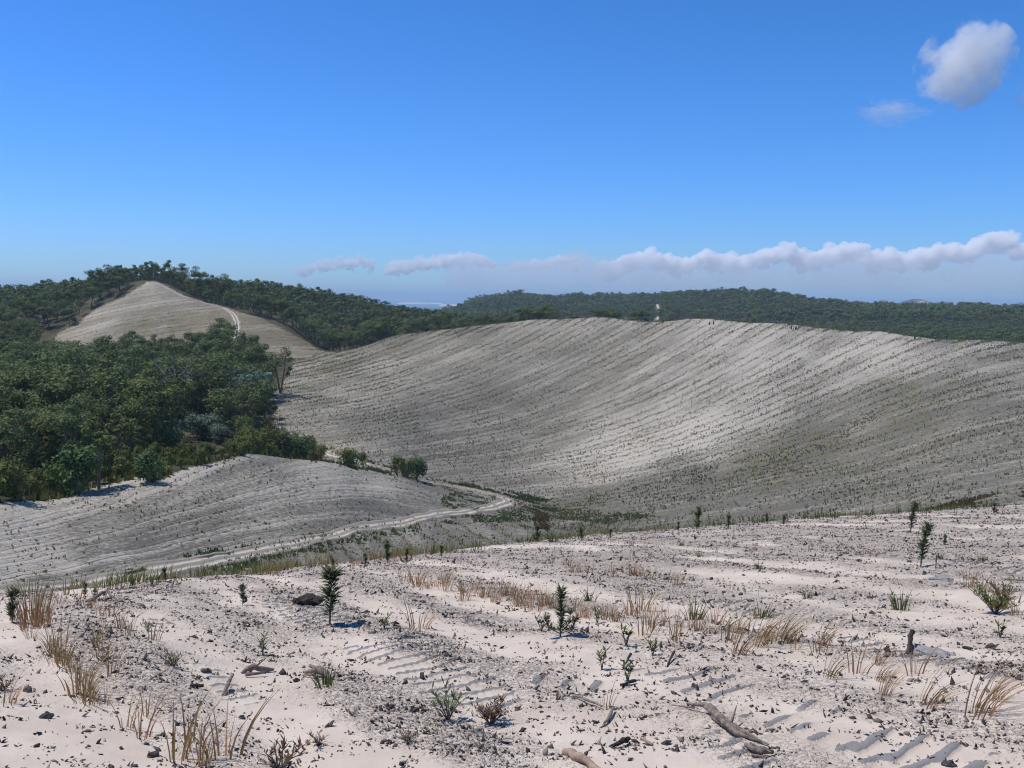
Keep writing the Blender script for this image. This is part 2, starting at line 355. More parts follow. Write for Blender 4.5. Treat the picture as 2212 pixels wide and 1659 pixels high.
def leaf_mat(name, cols, rough=.75, vary=.5):
    """cols: dark, mid, light; tint = per-leaf value, Random = per-plant value"""
    m, nt, b = mat(name, rough); k = N(nt)
    oi = k.new('ShaderNodeObjectInfo').outputs['Random']; t = k.attr('tint').outputs['Fac']
    f = k.math('ADD', k.math('MULTIPLY', t, 1-vary), k.math('MULTIPLY', oi, vary))
    cr = k.new('ShaderNodeValToRGB'); k.put(cr.inputs[0], f); e = cr.color_ramp.elements
    e[0].position = .05; e[0].color = (*cols[0], 1); e[1].position = .95; e[1].color = (*cols[-1], 1)
    for i, c in enumerate(cols[1:-1]): x = e.new((i+1)/(len(cols)-1)); x.color = (*c, 1)
    br = k.math('MULTIPLY_ADD', t, .8, .6)
    mm = k.new('ShaderNodeMix', data_type='RGBA', blend_type='MULTIPLY'); mm.inputs[0].default_value = 1; k.put(mm.inputs[6], cr.outputs[0]); k.put(mm.inputs[7], br)
    k.put(b.inputs['Base Color'], mm.outputs[2])
    tr = k.new('ShaderNodeBsdfTranslucent'); k.put(tr.inputs[0], mm.outputs[2])
    ms = k.new('ShaderNodeMixShader'); ms.inputs[0].default_value = .22
    out = nt.nodes['Material Output']; k.put(ms.inputs[1], b.outputs[0]); k.put(ms.inputs[2], tr.outputs[0]); k.put(out.inputs[0], ms.outputs[0])
    return m
def bark_mat(name, a, bcol, scale=6):
    m, nt, b = mat(name, .9); k = N(nt); g = k.new('ShaderNodeTexCoord').outputs['Object']
    mp = k.new('ShaderNodeMapping'); mp.inputs['Scale'].default_value = (1, 1, .25); k.put(mp.inputs[0], g)
    n = k.noise(mp.outputs[0], scale, 5, .7)
    k.put(b.inputs['Base Color'], k.mix(k.ramp(n, .3, .7), (*a, 1), (*bcol, 1))); k.put(b.inputs['Normal'], k.bump(n, .02)); return m
M_dune = planted_mat("planted_dune_sand"); M_knoll = planted_mat("planted_knoll_sand", .45); M_hill = planted_mat("planted_hill_sand", .7, (.185, .158, .108, 1)); M_valley = planted_mat("valley_sand", 1.9)
M_floor = floor_mat()
M_leaf = leaf_mat("eucalypt_leaves", [(.050,.076,.028), (.092,.128,.040), (.155,.178,.055), (.098,.150,.058), (.18,.165,.068)])
M_bank = leaf_mat("bluish_leaves", [(.11,.155,.105), (.165,.22,.15)], vary=.2)
M_shrub = leaf_mat("shrub_leaves", [(.075,.11,.030), (.13,.155,.038), (.20,.195,.06)])
M_green = leaf_mat("fresh_leaves", [(.075,.125,.04), (.10,.17,.055)], vary=.2)
M_dryleaf = leaf_mat("dry_leaves", [(.10,.07,.04), (.16,.11,.06)], vary=.2)
M_sap = leaf_mat("sapling_leaves", [(.075,.105,.055), (.12,.155,.075), (.19,.21,.10)], vary=.25)
M_grass = leaf_mat("grass_blades", [(.15,.15,.05), (.28,.20,.085), (.38,.22,.115), (.28,.12,.07)], vary=.5)
M_ggreen = leaf_mat("green_grass_blades", [(.07,.11,.03), (.11,.15,.04), (.19,.17,.06)], vary=.25)
M_redl = leaf_mat("reddish_leaves", [(.10,.04,.03), (.16,.08,.045), (.08,.09,.035)], vary=.1)
M_seed = leaf_mat("seedling_leaves", [(.14,.155,.07), (.24,.22,.11), (.34,.26,.14)], vary=.1)
M_bark = bark_mat("grey_bark", (.10,.085,.07), (.26,.23,.20)); M_tanbark = bark_mat("tan_bark", (.22,.13,.075), (.36,.24,.15)); M_dead = bark_mat("bleached_wood", (.30,.28,.26), (.48,.455,.42))
M_wood = bark_mat("weathered_wood", (.12,.095,.08), (.34,.27,.22), 25); M_log = bark_mat("pale_log_wood", (.25,.17,.12), (.45,.33,.25), 18); M_char = bark_mat("dark_wood", (.025,.02,.018), (.09,.075,.065), 30)

# ------------------------------------------------------------------ land surfaces
NT, ND = 840, 460
th = np.linspace(-.64, .64, NT)
dd = np.exp(np.concatenate([np.linspace(math.log(30), math.log(75), 22, endpoint=False), np.linspace(math.log(75), math.log(490), 330, endpoint=False), np.linspace(math.log(490), math.log(4300), 108)]))
TH, DD = np.meshgrid(th, dd)
X = np.sin(TH)*DD; Y = np.cos(TH)*DD
E = land_e(TH, DD); Z = E*DD
Z += (fbm(X*.008, Y*.008, 3, 35)-.5)*16*sstep(1000, 1400, DD) + (fbm(X*.05, Y*.05, 3, 33)-.5)*.9*sstep(60, 90, DD) + (fbm(X*.35, Y*.35, 3, 31)-.5)*.35
PX, PY = unproject(TH, E)
def quads(nr, nc):
    i = np.arange(nr-1)[:, None]*nc + np.arange(nc-1)[None]
    return np.stack([i, i+1, i+nc+1, i+nc], -1).reshape(-1, 4)
Q = quads(len(dd), NT)
cls = classify(PX, PY, DD)
# ragged edges between kinds of ground
jx = (fbm(X*.15, Y*.15, 3, 77)-.5)*22*np.where(DD > 360, .4, 1); jy = (fbm(X*.15, Y*.15, 3, 78)-.5)*13*np.where(DD > 360, .35, 1)
cls = np.where(DD > 95, classify(PX+jx, PY+jy, DD), cls)
fcls = cls.ravel()[Q[:, 0]]
S = rows_of(cls, PX, PY); P1, W1 = pale_of(PX, PY)
edge = np.clip(1-(PY-knoll_edge(PX))/16, 0, 1)*(cls == 2)*(PX < 480)
P1 = np.clip(P1+edge*.7, 0, 1.2)
flow = np.stack([S, np.where(cls == 4, Y, X), 0*X], -1).reshape(-1, 3)
co = np.stack([X, Y, Z], -1).reshape(-1, 3)
def region(name, sel, m):
    f = Q[sel]; used, inv = np.unique(f, return_inverse=True)
    me = new_mesh(name, co[used], inv.reshape(-1, 4), m, {'flow': flow[used], 'pale': P1.ravel()[used], 'weed': W1.ravel()[used]}, True)
    return link(name, me, kind='structure')
region('sand_dune', fcls == 1, M_dune); region('sand_knoll', fcls == 2, M_knoll); region('sand_hill', fcls == 3, M_hill)
region('valley_floor', fcls == 4, M_valley); region('forest_ground', fcls == 0, M_floor)
def land_at(X, Y):
    """height of the built land, bilinear on its own grid"""
    X = np.asarray(X, float); Y = np.asarray(Y, float); t = np.arctan2(X, Y); d = np.hypot(X, Y)
    fi = np.clip(np.interp(np.log(d), np.log(dd), np.arange(len(dd))), 0, len(dd)-1.001); fj = np.clip((t-th[0])/(th[1]-th[0]), 0, NT-1.001)
    i = fi.astype(int); j = fj.astype(int); a = fi-i; b = fj-j
    return (Z[i, j]*(1-a)*(1-b)+Z[i+1, j]*a*(1-b)+Z[i, j+1]*(1-a)*b+Z[i+1, j+1]*a*b)
def cls_at(X, Y):
    t = np.arctan2(X, Y); d = np.hypot(X, Y)
    i = np.clip(np.rint(np.interp(np.log(d), np.log(dd), np.arange(len(dd)))).astype(int), 0, len(dd)-1); j = np.clip(np.rint((t-th[0])/(th[1]-th[0])).astype(int), 0, NT-1)
    return cls[i, j], PX[i, j], PY[i, j], S[i, j]
# what hides what: for each azimuth the highest sight line up to a distance (used only to choose the trees worth building one by one)
EM = np.maximum.accumulate(np.maximum(Z/DD, -9), axis=0)
fgE = np.interp(th, _th, _e); EM = np.maximum(EM, fgE[None])
def seen(X, Y, top):
    t = np.arctan2(X, Y); d = np.hypot(X, Y)
    i = np.clip(np.interp(np.log(d), np.log(dd), np.arange(len(dd))).astype(int)-2, 0, len(dd)-1); j = np.clip(np.rint((t-th[0])/(th[1]-th[0])).astype(int), 0, NT-1)
    px, _ = unproject(t, top/d)
    return (top/d > EM[i, j]+.002) & (px > -20) & (px < 2230)

# foreground slope
M_fg, nt, b = mat("blown_sand", 1.0); k = N(nt)
geo = k.new('ShaderNodeNewGeometry').outputs['Position']; soil = k.attr('soil').outputs['Fac']; band = k.attr('band').outputs['Fac']
n0 = k.noise(geo, 34, 3, .6); n1 = k.noise(geo, 14, 5, .7); n2 = k.noise(geo, 45, 4, .7); n3 = k.noise(geo, 2.2, 3, .6)
sm = k.math('MULTIPLY', k.ramp(k.math('ADD', soil, k.math('MULTIPLY', k.math('SUBTRACT', n2, .5), .7)), .38, .62), 1.0)
crumb = k.math('MULTIPLY', k.ramp(k.math('ADD', k.math('MULTIPLY', band, .13), k.math('ADD', k.math('MULTIPLY', n1, .5), k.math('MULTIPLY', n0, .5))), .64, .70), .65)
col = k.mix(k.ramp(n3, .3, .7), (.545, .452, .365, 1), (.625, .53, .435, 1))
col = k.mix(k.math('MULTIPLY', crumb, .4), col, (.17, .145, .125, 1)); col = k.mix(sm, col, k.mix(n2, (.19, .18, .17, 1), (.29, .275, .26, 1)))
k.put(b.inputs['Base Color'], col)
k.put(b.inputs['Normal'], k.bump(k.math('ADD', k.math('ADD', k.math('MULTIPLY', n1, k.math('MULTIPLY_ADD', band, .9, .10)), k.math('MULTIPLY', k.ramp(n0, .45, .65), k.math('MULTIPLY', band, .7))), k.math('MULTIPLY', n2, .10)), .032, 1.))
fth = np.linspace(-.84, .84, 900); fd = np.exp(np.linspace(math.log(2.2), math.log(45), 440)); fd = np.r_[.5, 1.2, fd, 60, 75]
FTH, FD = np.meshgrid(fth, fd); FX = np.sin(FTH)*FD; FY = np.cos(FTH)*FD
tm = tread_mask(FX, FY); bd = debris_band(FX, FY)
FZ = fg_z(FX, FY)
me = new_mesh('sand_slope', np.stack([FX, FY, FZ], -1).reshape(-1, 3), quads(len(fd), len(fth)), M_fg, {'soil': tm.ravel(), 'band': bd.ravel()}, True)
link('sand_slope', me, kind='structure')
# ground behind and beside the eye
bt = np.linspace(.84, 2*math.pi-.84, 90); bdz = np.array([.5, 1.2, 3, 8, 20, 45, 75]); BT, BD = np.meshgrid(bt, bdz)
bm_z = -1.6-.10*BD-np.abs(np.cos((BT-math.pi)*.5))*0 - .06*BD*np.cos(BT)
wgt = np.exp(-np.minimum(np.abs(BT-.84), np.abs(BT-(2*math.pi-.84)))*6)
bz = fg_smooth(np.where(BT > math.pi, -.84, .84), BD)*wgt + bm_z*(1-wgt)
# (the hilltop the eye stands on)
me = new_mesh('sand_hilltop', np.stack([np.sin(BT)*BD, np.cos(BT)*BD, bz], -1).reshape(-1, 3), quads(len(bdz), len(bt)), M_fg, {'soil': np.zeros(BT.size), 'band': np.full(BT.size, .3)}, True)
link('sand_hilltop', me, kind='structure')

# ------------------------------------------------------------------ tracks
def ribbon(name, pix, width, side=.0):
    P = np.array([land_hit(*p)[:2] for p in pix]); 
    L = np.r_[0, np.cumsum(np.hypot(*np.diff(P, axis=0).T))]; n = int(L[-1]/.8)+2; s = np.linspace(0, L[-1], n)
    C = np.stack([np.interp(s, L, P[:, 0]), np.interp(s, L, P[:, 1])], -1)
    ker = np.hanning(13); ker /= ker.sum(); pad = np.pad(C, ((6, 6), (0, 0)), 'edge'); C = np.stack([np.convolve(pad[:, i], ker, 'valid') for i in (0, 1)], -1)
    T = np.gradient(C, axis=0); T /= np.linalg.norm(T, axis=1)[:, None]; Nn = np.stack([-T[:, 1], T[:, 0]], -1)
    u = np.linspace(-1, 1, 15); rut = -.12*(np.exp(-((np.abs(u)-.42)/.16)**2)) + .06*np.exp(-(u/.2)**2) + .12*np.exp(-((np.abs(u)-.85)/.12)**2) - .35*(np.abs(u) > .99)
    G = C[:, None]+Nn[:, None]*u[None, :, None]*width*.5
    G = G + Nn[:, None]*(np.abs(u) > .6)[None, :, None]*(fbm(G[..., 0]*.3, G[..., 1]*.3, 3, 12)-.5)[..., None]*1.6
    zc = land_at(G[..., 0], G[..., 1])
    zc = np.maximum(zc, land_at(C[:, 0], C[:, 1])[:, None]-.3) + rut[None] + .16
    co_ = np.concatenate([G, zc[..., None]], -1).reshape(-1, 3)
    me = new_mesh(name, co_, quads(n, 15), M_track, {'across': np.tile(u, n), 'along': np.repeat(s, 15)}, True)
    link(name, me, kind='structure'); return C
M_track, nt, b = mat("sandy_track", 1.0); k = N(nt); geo = k.new('ShaderNodeNewGeometry').outputs['Position']
ac = k.math('ABSOLUTE', k.attr('across').outputs['Fac']); nz = k.noise(geo, 1.1, 5, .7)
rut = k.ramp(k.math('ABSOLUTE', k.math('SUBTRACT', ac, .42)), .24, .08)
v = k.math('ADD', k.math('MULTIPLY', rut, .55), k.math('MULTIPLY', nz, .55)); 
col = k.mix(k.ramp(v, .15, .8), (.25, .22, .18, 1), (.55, .485, .40, 1)); k.put(b.inputs['Base Color'], col); k.put(b.inputs['Normal'], k.bump(nz, .2, .6))
ribbon('sandy_track', [(-120,1330),(0,1302),(130,1280),(300,1245),(500,1205),(700,1165),(850,1135),(1000,1108),(1060,1099),(1095,1090),(1098,1081),(1070,1073),(1000,1057),(940,1047),(900,1039)], 2.9)
ribbon('sandy_track.001', [(900,1036),(850,1022),(790,1004),(740,990),(700,977),(655,962),(640,950)], 2.9)
ribbon('hill_track', [(326,610),(345,617),(372,631),(400,643),(430,652),(465,661),(488,670),(503,680),(511,695),(512,715),(508,740)], 3.0)

# ------------------------------------------------------------------ tree and plant makers
def leafs(n, cen, rad, size, up=.0, tint0=.5, tv=.5, flat=.6, shell=.35):
    """n leaf faces inside an ellipsoid"""
    d = rng.normal(size=(n, 3)); d /= np.linalg.norm(d, axis=1)[:, None]
    r = (shell+(1-shell)*rng.random(n)**.5)
    p = np.asarray(cen)+d*r[:, None]*np.asarray(rad)
    nn = d*.75+np.array([0, 0, .55])*(1 if flat < 1 else 0)+rng.normal(size=(n, 3))*.42; nn /= np.linalg.norm(nn, axis=1)[:, None]
    a = rng.normal(size=(n, 3)); a[:, 2] *= flat; a -= nn*(a*nn).sum(1)[:, None]; a /= np.linalg.norm(a, axis=1)[:, None]
    b_ = np.cross(nn, a)
    s = size*(.6+.8*rng.random(n))[:, None]
    v = np.stack([p-a*s, p-b_*s*.45, p+a*s, p+b_*s*.45], 1).reshape(-1, 3)
    f = np.arange(n*4).reshape(-1, 4)
    t = np.repeat(np.clip(tint0+tv*(rng.random(n)-.5)+.12*d[:, 2], 0, 1), 4)
    return v, f, t
def gum(H_, R, nl, lsize, clumps=16, lean=0, sides=6, splay=1., crown_lo=.30, dead=False):
    """eucalypt: forked trunk, limbs, and leaf clumps on the limb ends"""
    tk = MB(); cr = MB(); bh = H_*(.28+.15*rng.random()); top = np.array([lean*H_*.1, rng.normal()*.05*H_, bh])
    r0 = H_*.018+.07
    tk.tube([(0, 0, -.6), (top[0]*.4, top[1]*.4, bh*.5), top], [r0*1.25, r0, r0*.85], sides)
    nf = 3+rng.integers(2)
    ends = []
    for i in range(nf):
        a = i*2*math.pi/nf+rng.random()*.9; sp = R*.45*splay*(.6+.6*rng.random())
        m_ = top+np.array([math.cos(a)*sp*.7, math.sin(a)*sp*.7, (H_-bh)*(.35+.1*rng.random())]); e_ = top+np.array([math.cos(a)*sp*1.3, math.sin(a)*sp*1.3, (H_-bh)*(.72+.12*rng.random())])
        tk.tube([top, (top+m_)/2+rng.normal(size=3)*.02*H_, m_, e_], [r0*.7, r0*.55, r0*.45, r0*.18], max(4, sides-1), cap=False)
        for j in range(3 if not dead else 6):
            a2 = a+rng.normal()*.9; o_ = m_+(e_-m_)*rng.random(); q = o_+np.array([math.cos(a2)*R*.45, math.sin(a2)*R*.45, (H_-bh)*(.05+.25*rng.random())])
            tk.tube([o_, (o_+q)/2+[0, 0, .03*H_], q], [r0*.3, r0*.2, r0*.08], 4, cap=False)
            if dead:
                for _ in range(4):
                    q2 = q+rng.normal(size=3)*R*.22+[0, 0, R*.12]; tk.tube([(o_+q)/2, (q+q2)/2, q2], [r0*.16, r0*.1, r0*.04], 3, cap=False)
            ends.append(q)
    if dead: return tk, None
    for i in range(clumps):
        if i < len(ends) and rng.random() < .8: c = ends[i]*1.0; c = c+[0, 0, .03*H_]
        else:
            a = rng.random()*6.283; rr = R*math.sqrt(rng.random())*.82; hz = crown_lo+(1-crown_lo)*rng.random()**.7
            dome = math.sqrt(max(0, 1-(rr/R)**2)); c = np.array([top[0]+math.cos(a)*rr, top[1]+math.sin(a)*rr, H_*(crown_lo+(hz-crown_lo)*(.35+.65*dome))-R*.1])
        rad = R*(.26+.20*rng.random()); n = max(4, int(nl/clumps))
        v, f, t = leafs(n, c, (rad, rad, rad*.62), lsize, tint0=.35+.35*rng.random(), tv=.5)
        cr.add(v, f, t)
    return tk, cr
def bush(Hh, R, n, ls, tint=.5, stems=4, oval=.5):
    tk = MB(); cr = MB()
    for i in range(stems):
        a = rng.random()*6.28; tk.tube([(0, 0, -.15), (math.cos(a)*R*.3, math.sin(a)*R*.3, Hh*.45), (math.cos(a)*R*.6, math.sin(a)*R*.6, Hh*.85)], [.05+Hh*.008, .03+Hh*.005, .01], 4, cap=False)
    for i in range(9):
        a = rng.random()*6.28; r = R*.6*math.sqrt(rng.random()); z = Hh*(.25+.55*rng.random()); q = R*(.35+.2*rng.random())
        v, f, t = leafs(n//9, (math.cos(a)*r, math.sin(a)*r, z), (q, q, Hh*.26), ls, tint0=tint+.3*(rng.random()-.5)); cr.add(v, f, t)
    return tk, cr
def proto(name, tk, cr, mt, ml): return (tk.mesh(name+'_trunk', mt, True), cr.mesh(name+'_crown', ml) if cr else None)
def place(name, pr, loc, rz, s, label, cat, group=None, parts=('trunk', 'crown'), sz=None):
    o = bpy.data.objects.new(name, None); COL.objects.link(o); o.location = loc; o.rotation_euler = (0, 0, rz); o.scale = (s, s, sz or s); o.empty_display_size = .2
    o['label'] = label; o['category'] = cat
    if group: o['group'] = group
    for me_, nm in zip(pr, parts):
        if me_ is not None:
            c = bpy.data.objects.new(nm, me_); COL.objects.link(c); c.parent = o
    return o
GUM = [proto('gum', *gum(11+2*rng.random(), 4.6+1.2*rng.random(), 3000, .30, 22, lean=rng.normal()*.6), (M_bark, M_tanbark)[i % 2], M_leaf) for i in range(9)]
GUMT = [proto('slender_gum', *gum(9.5, 2.6, 800, .30, 12, crown_lo=.35, splay=.7), M_bark, M_leaf) for i in range(4)]
GUMF = [proto('far_gum', *gum(11, 4.8, 420, .62, 12, sides=4), M_bark, M_leaf) for i in range(6)]
GUMD = proto('dead_gum', *gum(11, 3.6, 0, 0, dead=True), M_dead, M_leaf)
GUMBLUE = [proto('bluish_gum', *gum(11, 4.8, 1300, .34, 16), M_bark, M_bank) for i in range(1)]
GUMGREEN = proto('fresh_gum', *gum(9, 3.6, 1200, .32, 14), M_bark, M_green)
GUMDRY = proto('dry_gum', *gum(9, 3.6, 700, .28, 14), M_bark, M_dryleaf)
BUSH = [proto('bush', *bush(3.0, 1.5, 620, .17), M_bark, M_shrub) for i in range(5)]
BUSHT = [proto('tall_bush', *bush(4.2, 1.5, 700, .18), M_bark, M_shrub) for i in range(3)]
BUSHB = proto('round_bush', *bush(4.4, 4.2, 2600, .22, stems=6), M_bark, M_bank)
BUSHG = proto('green_bush', *bush(4.0, 2.3, 1100, .2), M_bark, M_green)

# ------------------------------------------------------------------ forest
def where(px, marks):
    for lim, txt in marks:
        if px < lim: return txt
    return marks[-1][1]
cand = []
def scatter(n, t0, t1, d0, d1):
    t = t0+(t1-t0)*rng.random(n); d = np.sqrt(d0**2+(d1**2-d0**2)*rng.random(n)); return np.sin(t)*d, np.cos(t)*d
def poisson(Xc, Yc, gap):
    keep = []; g = {}
    for i in range(len(Xc)):
        r = gap[i] if hasattr(gap, '__len__') else gap; a, b_ = int(Xc[i]//12), int(Yc[i]//12); ok = True
        for u in (-1, 0, 1):
            for w in (-1, 0, 1):
                for j in g.get((a+u, b_+w), ()):
                    if (Xc[i]-Xc[j])**2+(Yc[i]-Yc[j])**2 < r*r: ok = False; break
                if not ok: break
            if not ok: break
        if ok: keep.append(i); g.setdefault((a, b_), []).append(i)
    return np.array(keep)
# hand-placed trees and bushes that stand out: (px, py of the foot, height m, kind, label)
SPECIAL = [
 (606,852,12.5,'lone','tall lone gum tree with two tan trunks on sand at the forest corner','gum tree'),
 (553,868,14.5,'gum','big spreading gum with drooping dark crown beside the lone tan-trunked tree','gum tree'),
 (572,905,7.5,'slim','dense dark gum overhanging the sand at the forest edge','gum tree'),
 (584,935,6,'slim','thin ragged gum at the very corner of the forest','gum tree'),
 (535,950,9,'gum','broad gum behind the bushes at the right end of the forest','gum tree'),
 (378,930,14,'dead','dead leafless tree with bleached branches among the green forest','dead tree'),
 (170,1000,14,'gum','large round-crowned gum in front of the forest on the left','gum tree'),
 (440,950,5.6,'blue','large rounded blue-green bush near the forest edge','bush'),
 (375,952,4.2,'blue','small round blue-green bush left of the large one','bush'),
 (480,960,4.0,'blue','low blue-green bush right of the large rounded one','bush'),
 (620,985,5.4,'green','wide leafy bush at the end of the knoll beside the track','bush'),
 (648,988,5.2,'green','dark leafy bush forming the right end of the thicket by the track','bush'),
 (588,978,4.6,'bush','olive bush in the thicket behind the knoll crest','bush'),
 (560,972,4.0,'bush','low yellowish bush beside the sandy gap behind the knoll','bush'),
 (692,997,2.6,'bush','single round bush on the near side of the upper track','bush'),
 (674,996,1.7,'bush','low spreading bush touching the round one by the track','bush'),
 (744,1008,3.0,'bush','left bush of a close pair beside the upper track','bush'),
 (758,1008,3.2,'green','right bush of a close pair beside the upper track','bush'),
 (784,1012,2.4,'bush','small pale round bush beside the upper track','bush'),
 (857,1026,3.3,'bush','brownish-green bush at the left end of the clump above the hairpin','bush'),
 (880,1032,3.4,'bush','middle bush of the clump above the hairpin','bush'),
 (899,1038,5.0,'green','tallest dark green bush of the clump above the hairpin','bush'),
 (872,1030,2.4,'bush','low bush in the clump above the hairpin','bush'),
 (320,1037,4.2,'green2','bushy young tree standing out on the sand edge of the knoll','bush'),
 (168,1064,6.5,'green2','dense glossy round-crowned tree at the lower forest edge','tree'),
 (213,1052,6.5,'slim','upright olive tree beside the dense glossy one at the forest edge','tree'),
 (35,1080,4.5,'bush','upright bush at the lower left corner of the forest','bush'),
 (285,775,9,'greengum','small bright green tree topping the forest against the sand hill','gum tree'),
 (240,955,10,'dry','brown half-dead crown between the large gums','gum tree'),
 (690,745,12,'gum','dark tall gum at the foot of the sand hill ridge','gum tree'),
]
placed = []
for px, py, h, kd, lab, cat in SPECIAL:
    x, y, z = land_hit(px, py); 
    if kd in ('lone',): 
        tk = MB(); cr = MB(); 
        tk.tube([(0,0,-.5),(-.6,0,3),(-1.1,.1,6.5),(-1.3,.2,9)],[.30,.22,.16,.06]); tk.tube([(0,0,-.5),(.5,.1,3),(1.2,.1,7),(1.4,0,11)],[.30,.24,.17,.05])
        for q,r in [((1.4,0,11.6),1.5),((-1.3,.2,9.6),1.3),((2.3,.2,9),1.1),((-2.2,0,7.8),1.0),((2.6,0,6.6),.8),((.4,0,10),1.2),((-1.6,.2,6),.7),((2.2,-.4,10.6),1.0),((1.9,.3,5.3),.6)]:
            v,f,t = leafs(75, q, (r,r,r*.8), .28, tint0=.6); cr.add(v,f,t)
            tk.tube([(q[0]*.45,0,q[2]-2.0),(q[0]*.8,q[1],q[2]-.9),q],[.09,.06,.02],4,cap=False)
        pr = proto('lone_gum', tk, cr, M_tanbark, M_leaf); s = h/12.6
    elif kd == 'gum': pr = GUM[len(placed) % 9]; s = h/13.5
    elif kd == 'slim': pr = GUMT[len(placed) % 4]; s = h/9.5
    elif kd == 'dead': pr = GUMD; s = h/11
    elif kd == 'blue': pr = BUSHB; s = h/4.6
    elif kd == 'green': pr = BUSHG if len(placed) % 2 else BUSHT[0]; s = h/4.1
    elif kd == 'green2': pr = BUSHG; s = h/4.1
    elif kd == 'greengum': pr = GUMGREEN; s = h/9
    elif kd == 'dry': pr = GUMDRY; s = h/9
    else: pr = BUSH[len(placed) % 5]; s = h/3.0
    nm = {'gum tree': 'gum_tree', 'dead tree': 'dead_tree', 'tree': 'tree', 'bush': 'bush'}[cat]
    place(nm, pr, (x, y, float(land_at(x, y))), rng.random()*6.28 if kd != 'lone' else 0, s, lab, cat)
    placed.append((x, y, h))
SPX = np.array(placed)
# shrub belt along the near forest edge
bx, by = scatter(5200, -.60, -.17, 98, 215)
c_, px_, py_, _s = cls_at(bx, by); de = np.hypot(bx, by)
# distance beyond the edge of the knoll at that azimuth
edge_d = np.interp(px_, [-300,0,150,290,400,520,600,640], [103,104,114,122,128,136,180,192])
into = de-edge_d
ok = (c_ == 0) & (into > -3) & (into < np.interp(px_, [0,290,400,520,600], [34,40,58,66,40]))
ok &= ~((px_ > 352) & (px_ < 520) & (de > 158) & (de < 200))
bx, by, into = bx[ok], by[ok], into[ok]
kp = poisson(bx, by, 1.7+1.5*rng.random(len(bx))); bx, by, into = bx[kp], by[kp], into[kp]
far_ok = np.array([np.min((SPX[:, 0]-x)**2+(SPX[:, 1]-y)**2) > 5 for x, y in zip(bx, by)])
bx, by, into = bx[far_ok], by[far_ok], into[far_ok]
bz = land_at(bx, by); vis = seen(bx, by, bz+3); bpx = cls_at(bx, by)[1]
od = np.argsort(np.hypot(bx, by)); cnt = 0
ZL = ['small leafy bush in the belt between the knoll sand and the tall forest', 'slim upright bush in the belt between the knoll sand and the tall forest']
rest_b = []
for i in od:
    if cnt < 290 and vis[i]:
        tall = rng.random() < .35
        pr = BUSHT[rng.integers(3)] if tall else BUSH[rng.integers(5)]
        place('bush', pr, (bx[i], by[i], bz[i]), rng.random()*6.28, (.40+.55*rng.random()+.012*max(0, into[i]))*(.6 if 330 < bpx[i] < 520 else 1.), ('slim upright' if tall else 'low leafy')+' bush '+('on the sand edge' if into[i] < 6 else 'just inside the forest edge' if into[i] < 18 else 'deeper under the trees')+where(bpx[i], [(60, ' at the picture edge'), (150, ' left of the dense glossy tree'), (240, ' beside the dense glossy tree'), (320, ' left of the bushy young tree'), (420, ' right of the bushy young tree'), (500, ' below the blue-green bushes'), (1e9, ' behind the knoll crest')]), 'bush', 'bushes along the near edge of the forest')
        cnt += 1
    else: rest_b.append(i)
print('bushes', cnt, len(rest_b))
# tall trees
tx, ty = scatter(9000, -.62, -.12, 110, 440); t2x, t2y = scatter(26000, -.60, .60, 440, 1000); t3x, t3y = scatter(26000, -.10, .60, 1000, 2100)
fx = np.r_[tx, t2x, t3x]; fy = np.r_[ty, t2y, t3y]
c_, px_, py_, _s = cls_at(fx, fy); D_ = np.hypot(fx, fy)
edge_d = np.interp(px_, [-300,0,150,290,400,520,600,640], [103,104,114,122,128,136,180,192])
ok = (c_ == 0) & (D_-edge_d > np.interp(px_, [0,290,400,520,600], [9,20,38,55,38]))
# keep crowns off the sand
for ax, ay in ((2, 0), (-2, 0), (0, 2), (0, -2)): ok &= (cls_at(fx+ax, fy+ay)[0] == 0) | (D_ > 1000)
ok &= ~((px_ > 560) & (px_ < 700) & (D_ > 170) & (D_ < 440))
ok &= ~((D_ > 120) & (D_ < 372) & (px_ > 552+(D_ < 300)*0))
ok &= ~((px_ > 352) & (px_ < 520) & (D_ < 205))
ok &= ~((px_ > 70) & (px_ < 300) & (D_ > 350) & (D_ < 445))
ok &= ~((np.abs(px_-1420-2*np.sin(D_/60)) < 9.0) & (D_ > 600))
edge_all = edge_d; fx, fy, D_ = fx[ok], fy[ok], D_[ok]
big_ = rng.random(len(D_)); into_ = D_-edge_all[ok]; big_ = np.where((D_ < 260) & (into_ < 34), .35*big_, big_)
gap = np.where(D_ < 430, 3.2+3.6*big_, np.where(D_ < 1000, 4.6+2.4*big_, 7.0+3*big_))
kp = poisson(fx, fy, gap); fx, fy, D_, big_, into_ = fx[kp], fy[kp], D_[kp], big_[kp], into_[kp]
far_ok = np.array([d > 300 or np.min((SPX[:, 0]-x)**2+(SPX[:, 1]-y)**2) > 12 for x, y, d in zip(fx, fy, D_)])
fx, fy, D_, big_, into_ = fx[far_ok], fy[far_ok], D_[far_ok], big_[far_ok], into_[far_ok]
fz = land_at(fx, fy); fpx0 = cls_at(fx, fy)[1]; hs = .60+.58*big_+.08*rng.random(len(fx)); hs = np.where((D_ > 255) & (D_ < 450) & (fpx0 < 420), hs*np.interp(D_, [255, 300], [1, .78]), hs); hs = np.where(D_ > 480, hs*(.62+.8*fbm(fx*.012, fy*.012, 3, 14)), hs); vis = seen(fx, fy, fz+10*hs)
patch = fbm(fx*.02, fy*.02, 2, 5)
od = np.argsort(D_); cnt = 0; rest = []
_, fpx, _, _ = cls_at(fx, fy)
